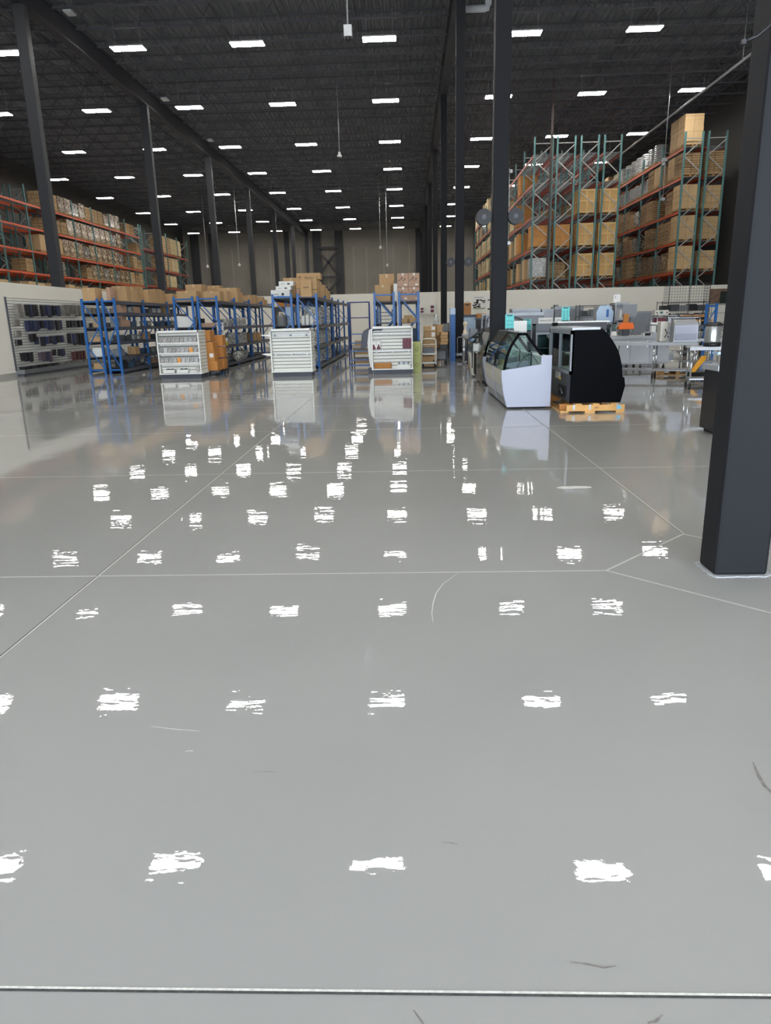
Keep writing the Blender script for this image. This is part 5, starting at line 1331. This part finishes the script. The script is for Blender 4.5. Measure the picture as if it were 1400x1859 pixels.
t = thing('pole_sign', 'white price card on a thin pole above the ovens', 'sign', (6.12, 21.75, 1.302)); MB().path([(0,0,.0),(.01,0,.58)], .008, 6).build('pole', mt['white'], t); MB().box((-.08,-.005,.58), (.12,.005,.80)).build('card', mt['paper'], t); MB().lathe([(.05,0),(.05,.01)], n=14).build('foot', mt['black'], t); text('2', .08, mt['ink'], t, (-.03,-.008,.72))
# wire shelving right of the counter
wire_unit('chrome wire shelving of pans behind the ice bin', 7.45, 22.0, 1.25, .55, 1.5, [.14,.4,.68,.95,1.25,1.46])
t = thing('control_box', 'cream control box with a green display on the wire shelving', 'control box', (7.58, 22.2, 1.475)); MB().box((-.2,-.15,0), (.2,.15,.15)).build('body', mt['cream'], t, bevel=.01); MB().box((-.05,-.156,.05), (.03,-.15,.11)).build('display', mt['tealink'], t)
for x in (-.14,.15): MB().path([(x,-.16,.075),(x,-.15,.075)], .02, 12).build('knob', mt['black'], t)
for i, (x, z, w, h, m, lab) in enumerate([(7.6,1.255,.26,.15,'maroon','dark red appliance under the cream control box'),(7.95,1.255,.3,.16,'steel','bright mixing bowl box beside the dark red appliance'),(8.4,1.255,.3,.17,'greyd','dark grey appliance at the right of the wire shelving'),
     (7.7,.955,.4,.2,'steeld','dull steel warmer on the wire shelving'),(8.3,.955,.44,.22,'black','black warmer on the wire shelving'),(7.7,.685,.4,.14,'black','black tray box in the middle of the wire shelving'),(8.3,.685,.4,.16,'steel','steel tray box in the middle of the wire shelving'),(7.8,.145,.5,.2,'steeld','long steel tray low on the wire shelving'),
     (7.28,1.302-.36,.14,.16,'blue','small blue and white box left of the wire shelving')]):
    if i == 8: continue
    carton('appliance', w, .34, h, m, (x, 22.27, z), lab, tape=False, cat='appliance')
table('small stainless table right of the prep counter', 7.65, 19.2, .9, .6, .88, 0, 2, .3)
for i, x in enumerate((7.42, 7.62, 7.85)):
    t = thing('mixer', 'steel bowl mixer on the small stainless table, %s from the left' % ORD[i], 'mixer', (x, 19.1+.12*(i % 2), .882), 0, 'bowl mixers')
    MB().lathe([(.03,0),(.09,.05),(.105,.17),(.11,.175)], n=18).build('bowl', mt['pan'], t); MB().box((-.05,.12,0), (.05,.2,.3)).box((-.05,-.1,.24), (.05,.2,.33)).build('head', mt['greyd'], t)
# big pot on the nearer table, pallet truck, pallet
t = thing('stock_pot', 'big shiny urn with black base and handle on the nearer table', 'urn', (6.2, 14.95, .862)); MB().lathe([(.165,0),(.165,.08)], n=24).build('base', mt['black'], t); MB().lathe([(.15,.08),(.155,.1),(.155,.39),(.15,.40)], n=28).build('body', mt['pan'], t); MB().lathe([(.155,.40),(.16,.42),(.06,.46)], n=24).build('lid', mt['black'], t); MB().path([(-.17,0,.36),(-.19,0,.42),(-.1,0,.47),(.1,0,.47),(.19,0,.42),(.17,0,.36)], .014, 6).build('handle', mt['black'], t)
t = thing('stock_pot', 'second steel urn half hidden behind the dark pillar', 'urn', (6.62, 15.1, .862)); MB().lathe([(.14,0),(.14,.3),(.145,.31)], n=24).build('body', mt['pan'], t); MB().lathe([(.145,.31),(.05,.36)], n=24).build('lid', mt['pan'], t)
t = thing('pallet_truck', 'amber yellow pallet truck handle end under the tables', 'pallet truck', (6.75, 16.9, 0), math.radians(20)); MB().prism([(-.2,.2),(-.14,.2),(.15,.48),(.15,.56),(.11,.56)], 'y', -.05, .05).build('frame', mt['amber'], t); MB().box((-.18,-.2,.10), (.2,.2,.2)).build('base', mt['black'], t)
for y in (-.18,.18): MB().path([(0,y-.03,.08),(0,y+.03,.08)], .08, 14).build('wheel', mt['rubber'], t)
for y in (-.17,.17): MB().box((.2,y-.07,.06), (1.2,y+.07,.12)).build('fork', mt['amber'], t)
t = thing('shipping_pallet', 'brown wooden pallet on the floor under the wire shelving side', 'pallet', (6.9, 19.4-.6, 0)); obj('pallet', cached(('p', .9, .5), lambda: pallet_mesh(.9, .5)), t)
# black cabinet by the near pillar
t = thing('black_cabinet', 'black cabinet with a steel top edging out behind the near pillar', 'cabinet', (3.92, 9.15, 0)); MB().box((0,0,.05), (.7,.46,.82)).build('body', mt['black'], t, bevel=.008); MB().box((-.03,-.03,.82), (.72,.48,.89)).build('top', mt['steel'], t, bevel=.004); MB().box((.05,.05,0), (.65,.42,.05)).build('plinth', mt['rubber'], t)
t = thing('stand_plate', 'pale blue plate on a teal post atop the black cabinet', 'stand', (4.08, 9.5, .892)); MB().path([(0,0,0),(0,0,.12)], .012, 8).build('post', mt['teal'], t); MB().box((-.09,-.09,.12), (.12,.09,.15)).build('plate', mt['bluefilm'], t)
# grid panels, shelving by the partition
t = thing('grid_stand', 'tall black wire grid stand against the white partition', 'grid stand', (9.85, 28.0, 0)); W, HH = 1.5, 2.6
b = MB()
for i in range(16): b.path([(W*i/15,0,.5),(W*i/15,0,HH)], .005 if i % 15 else .015, 4)
for i in range(22): b.path([(0,0,.5+(HH-.5)*i/21),(W,0,.5+(HH-.5)*i/21)], .005, 4)
b.build('grid_panel', mt['mesh'], t)
b = MB()
for i in range(5): b.path([(0,.14*i,.5),(0,.14*i,HH)], .006, 4); b.path([(W,.14*i,.5),(W,.14*i,HH)], .006, 4)
for i in range(22): z = .5+(HH-.5)*i/21; b.path([(0,0,z),(0,.56,z)], .005, 4); b.path([(W,0,z),(W,.56,z)], .005, 4)
b.build('side_grid', mt['mesh'], t)
for x in (0, W/2, W): MB().path([(x,-.3,.03),(x,0,.03),(x,0,HH)], .015, 6).path([(x,0,.03),(x,.6,.03)], .015, 6).build('leg', mt['mesh'], t)
wire_unit('black shelving of dark goods behind the wire grid', 10.3, 30.0, 1.9, .6, 2.0, [.3,.8,1.25,1.6,1.95], 'mesh', name='shelving_rack')
for i in range(10):
    carton('appliance', .3+.05*(i % 3), .4, .22+.04*(i % 2), ['black','greyd','steeld','black','greyd'][i % 5], (10.5+.36*(i % 5), 30.3, 1.605 if i < 5 else 1.255), '%s goods box on the shelving behind the grid, %s shelf, %s' % (['black','dark grey','dull steel','plain black','plain grey'][i % 5], 'upper' if i < 5 else 'lower', ORD[i % 5]), 'goods behind the grid', tape=False)
t = thing('wooden_shelf', 'two wooden boards on a black stand before the wire grid', 'shelf', (10.5, 26.9, 0)); MB().box((-.5,-.2,1.36), (.3,.2,1.46)).build('upper_board', mt['wood'], t); MB().box((-.3,-.25,1.22), (.5,.2,1.27)).build('lower_board', mt['wood'], t)
for x in (-.28,.28): MB().box((x-.02,-.2,0), (x+.02,.18,1.36)).build('leg', mt['mesh'], t)
t = thing('braced_rack', 'narrow blue braced shelving frame right of the wire grid', 'frame', (10.44, 26.0, 0))
for x in (0,.34): MB().box((x,-.03,0), (x+.08,.03,1.83)).build('post', mt['blue'], t)
b = MB().box((.05,-.012,1.7), (.38,.012,1.76)).bar((.37,0,1.66), (.08,0,1.1), .03).bar((.08,0,1.08), (.37,0,.5), .03).box((.05,-.012,.2), (.38,.012,.26)); b.build('brace', mt['blue'], t)
wire_unit('grey bar shelving at the right, half behind the near pillar', 11.06, 27.0, 1.2, .5, 1.85, [.4,.9,1.15,1.5,1.82], 'deck', name='bar_shelving')
t = thing('picture_panel', 'brown and dark green photo panel on the partition by the pillar', 'panel', (18.0, 42.97, 1.95)); MB().box((-.6,-.05,0), (.45,0,.85)).build('board', M('brown photo print', (120,98,82), .5, var=.5, scale=5), t); MB().box((.0,-.055,.0), (.45,-.05,.7)).build('dark_field', M('dark green photo print', (38,46,40), .5, var=.5, scale=6), t)
# left of the column: freezer and coffee things
t = thing('freezer', 'pale blue filmed freezer with a grey lid beside the column', 'freezer', (2.25, 30.0, 0)); MB().box((0,0,.08), (.62,.7,1.56)).build('body', mt['bluefilm'], t, bevel=.01); MB().box((-.01,-.02,1.56), (.74,.72,1.66)).build('lid', mt['greyd'], t, bevel=.01); MB().box((.05,.05,0), (.57,.65,.08)).build('base', mt['black'], t)
t = thing('paper_bag', 'brown bag shaped box with a handle on the freezer lid', 'bag', (2.46, 30.3, 1.662)); MB().prism([(-.15,0),(.15,0),(.15,.44),(.12,.46),(-.12,.46),(-.15,.44)], 'y', -.1, .1).build('body', mt['wood'], t); MB().path([(-.1,0,.45),(0,0,.52),(.1,0,.45)], .01, 5).build('handle', mt['ink'], t); MB().box((-.1,-.103,.36), (.08,-.1,.41)).build('print', mt['ink'], t)
t = thing('poster', 'food photograph poster with a printed heading on the back partition', 'poster', (4.19, 42.98, 1.95)); MB().box((-.4,-.02,0), (.4,0,.8)).build('sheet', mt['paper'], t)
b = MB(); r3 = random.Random(4)
for k in range(22): b.cbox((r3.uniform(-.32,.3), -.022, r3.uniform(.14,.58)), (r3.uniform(.06,.18), .004, r3.uniform(.03,.09)), ry=r3.uniform(-.6,.6))
b.build('dark_shapes', mt['ink'], t); b = MB()
for k in range(8): b.cbox((-.3+.085*k, -.023, .07+.02*(k % 2)), (.09,.004,.05), ry=.2*(k % 3-1))
b.build('green_shapes', M('salad green print', (120,140,50), .6), t); text('Admiral Craft', .09, mt['ink'], t, (-.04,-.024,.70))
t = thing('poster', 'second pale poster half behind the column on the back partition', 'poster', (4.85, 42.98, 1.75)); MB().box((-.22,-.02,0), (.22,0,1.0)).build('sheet', mt['paper'], t); MB().box((-.18,-.023,.72), (.1,-.02,.78)).box((-.18,-.023,.2), (.1,-.02,.28)).build('print', mt['ink'], t)
carton('carton', .36, .4, .16, 'cardo', (2.9, 29.0, 1.52), 'brown carton with a white label under the food poster', tape=False)
t = thing('tall_stand', 'dark stand carrying the brown carton under the food poster', 'stand', (2.9, 29.0, 0)); MB().box((-.25,-.2,1.46), (.25,.2,1.518)).build('top', mt['greyd'], t); MB().box((-.2,-.15,0), (.2,.15,1.46)).build('body', mt['black'], t)
table('narrow steel table for coffee machines beside the column', 2.55, 22.4, .66, 2.6, 1.08, 0, 2, .4, True, 'steeld')
for i, (y, w, h, m, lab) in enumerate([(21.4,.3,.42,'steel','bright steel espresso machine on the narrow table, nearest'), (22.0,.34,.5,'steeld','dull steel coffee brewer on the narrow table, second'), (22.7,.3,.4,'black','black coffee grinder on the narrow table, third'), (23.3,.3,.55,'steel','tall steel brewer on the narrow table, farthest')]):
    t = thing('coffee_machine', lab, 'coffee machine', (2.5, y, 1.082)); MB().box((-w/2,-.12,0), (w/2,.2,.06)).box((-w/2,.05,.06), (w/2,.2,h)).box((-w/2,-.12,h*.7), (w/2,.2,h)).build('body', mt[m], t, bevel=.008); MB().box((-w*.4,-.124,h*.74), (w*.4,-.12,h*.94)).build('control_panel', mt['greyd' if m != 'greyd' else 'black'], t); MB().path([(0,-.06,h*.7),(0,-.06,h*.55)], .03, 10).build('spout', mt['chrome'], t); MB().lathe([(.05,.06),(.055,.16)], (0,-.05,0), 12).build('cup', mt['white'], t)
cabinet('grey trolley cabinet left of the coffee table', 1.9, 22.2, .22, .5, 1.2, 'greyp', 'glass', 'trolley_cabinet')
table('small square steel table beyond the column', 2.0, 24.6, .34, .5, 1.0, 0, 2, .1, False, 'steeld')
t = thing('figurine', 'pale cream chef figure beside the column', 'figure', (2.1, 26.8, 0)); MB().lathe([(.1,0),(.1,.8)], n=14).build('stand', mt['greyd'], t); MB().lathe([(.07,.8),(.09,.95),(.06,1.1),(.03,1.15),(.055,1.2),(.06,1.26),(.08,1.3),(.07,1.38),(.02,1.4)], n=16).build('statue', M('cream figure', (246,226,196), .5), t)
t = thing('shipping_pallet', 'small tilted wooden pallet on the floor left of the dark case', 'pallet', (2.2, 23.97, 0), .5); obj('pallet', cached(('p', .34, .34), lambda: pallet_mesh(.34, .34)), t)

# hose reels on the columns
def reel(label, x, y, z, s):
    t = thing('hose_reel', label, 'hose reel', (x, y, z)); MB().path([(0,-.09,0),(0,-.07,0)], .165, 24).path([(0,.07,0),(0,.09,0)], .165, 24).build('flange', mt['black'], t); MB().path([(0,-.07,0),(0,.07,0)], .13, 20).build('drum', mt['rubber'], t)
    MB().path([(0,-.10,0),(0,-.09,0)], .05, 12).build('hub', mt['greyd'], t); MB().box((min(0,s*.17),-.02,-.04), (max(0,s*.17),.02,.04)).build('bracket', mt['black'], t); return t
reel('black hose reel on the left of the column behind the display cases', 1.665, 16.35, 3.62, 1); reel('black hose reel on the right of the column behind the display cases', 2.345, 16.35, 3.62, -1)
reel('black hose reel on the left of the column by the platform cart', 1.665, 28.55, 3.6, 1); reel('black hose reel on the right of the column by the platform cart', 2.345, 28.55, 3.6, -1)
# things hanging from the roof
t = thing('ceiling_camera', 'grey security camera on a drop pole over the middle of the floor', 'camera', (-1.39, 20, 8.3)); MB().path([(0,0,.28),(0,0,6.05)], .022, 8).build('drop_pole', mt['silver'], t); MB().box((-.1,-.1,.05), (.1,.1,.3)).build('housing', mt['lampbody'], t, bevel=.01); MB().lathe([(.02,-.05),(.07,-.02),(.1,.05)], n=18).build('dome', mt['black'], t)
t = thing('power_drop', 'thin drop pole with a small box over the shelving rows', 'power drop', (-3.77, 44, 10.55)); MB().path([(0,0,.2),(0,0,3.78)], .025, 6).build('drop_pole', mt['silver'], t); MB().box((-.12,-.1,0), (.12,.1,.1)).box((-.07,-.07,.1), (.07,.07,.25)).build('box', mt['lampbody'], t)
t = thing('power_drop', 'drop pole with junction boxes in front of the right rack', 'power drop', (13.95, 42, 9.4)); MB().path([(0,0,.1),(0,0,4.9)], .022, 6).path([(.05,0,.0),(.06,0,-1.8)], .015, 6).build('drop_pole', mt['silver'], t); MB().box((-.12,-.08,0), (.12,.08,.18)).box((-.1,-.08,-.18), (.0,.06,-.04)).box((-.05,-.08,-1.95), (.16,.08,-1.8)).build('junction_box', mt['silver'], t)
t = thing('power_drop', 'yellow topped drop cord right of the column with hose reels', 'power drop', (4.0, 30, 4.3)); MB().path([(0,0,2.9),(-.02,0,5.3)], .025, 6).build('yellow_cord', M('yellow cord', (196,200,120), .5), t); MB().path([(-.02,0,5.3),(-.03,0,10.0)], .012, 6).path([(.05,0,0.1),(.03,0,2.6)], .015, 6).build('cord', mt['silver'], t); MB().box((-.12,-.08,2.6), (.02,.08,2.8)).box((.04,-.08,2.62), (.14,.06,2.74)).box((-.02,-.08,0), (.12,.06,.12)).box((-.1,-.06,1.0), (.0,.06,1.14)).build('junction_box', mt['silver'], t)
for i, (x, y, z0, lab) in enumerate([(-2.48,70,8.0,'far drop cord over the aisle, first right of the bracing'), (-1.87,70,6.4,'longer far drop cord just right of the first'), (-15.9,70,6.8,'far drop cord left of the bracing, between columns'), (-20.3,75,7.1,'far drop cord at the left against the grey wall')]):
    t = thing('power_drop', lab, 'power drop', (x, y, z0)); MB().path([(0,0,.1),(0,0,14.3-z0)], .03, 6).build('cord', mt['silver'], t); MB().lathe([(.05,-.1),(.16,0),(.05,.2)], n=10).build('plug', mt['lampbody'], t)
for i, (x, y) in enumerate(((-12.85,30.8), (-12.87,41.9), (-12.87,50.9))):
    o = MB().box((-.16,-.25,0), (.16,.25,.06)).box((-.1,-.1,.06), (.1,.1,.12)).build('wireless_unit', mt['lampbody'], None, (x, y, 13.18)); tag(o, 'small white box on the roof steel beside the left girder, %s from the entrance' % ORD[i], 'access point', 'roof access points')
t = thing('sprinkler_pipe', 'long pale pipe running under the roof along the right side', 'pipe', (14.65, 26, 12)); MB().path([(0,0,0),(0,60,0)], .055, 8).path([(0,8.2,0),(4.6,8.2,0)], .045, 8).build('pipe_run', mt['silver'], t)
for y in (9., 30.): MB().path([(0,y,.05),(0,y,2.3)], .012, 5).build('hanger', mt['silver'], t)
t = thing('exhaust_pipe', 'white bent pipe end at the roof between the two middle columns', 'pipe', (2.4, 31.67, 13.12)); MB().path([(0,0,0),(.75,0,0),(.85,0,.03),(.9,0,.14),(.9,0,1.2)], .13, 12).build('pipe_run', mt['lampbody'], t)
t = thing('cable_strap', 'black cable strapped round the near pillar high up', 'cable', (0, 0, 0)); MB().path([(1.69,4.05,2.84),(1.75,4.04,2.86),(1.84,4.04,2.93),(2.0,4.04,3.12)], .008, 6).build('cable', mt['black'], t); MB().box((1.68,4.04,2.83), (1.70,4.06,2.85)).build('hook', mt['black'], t)
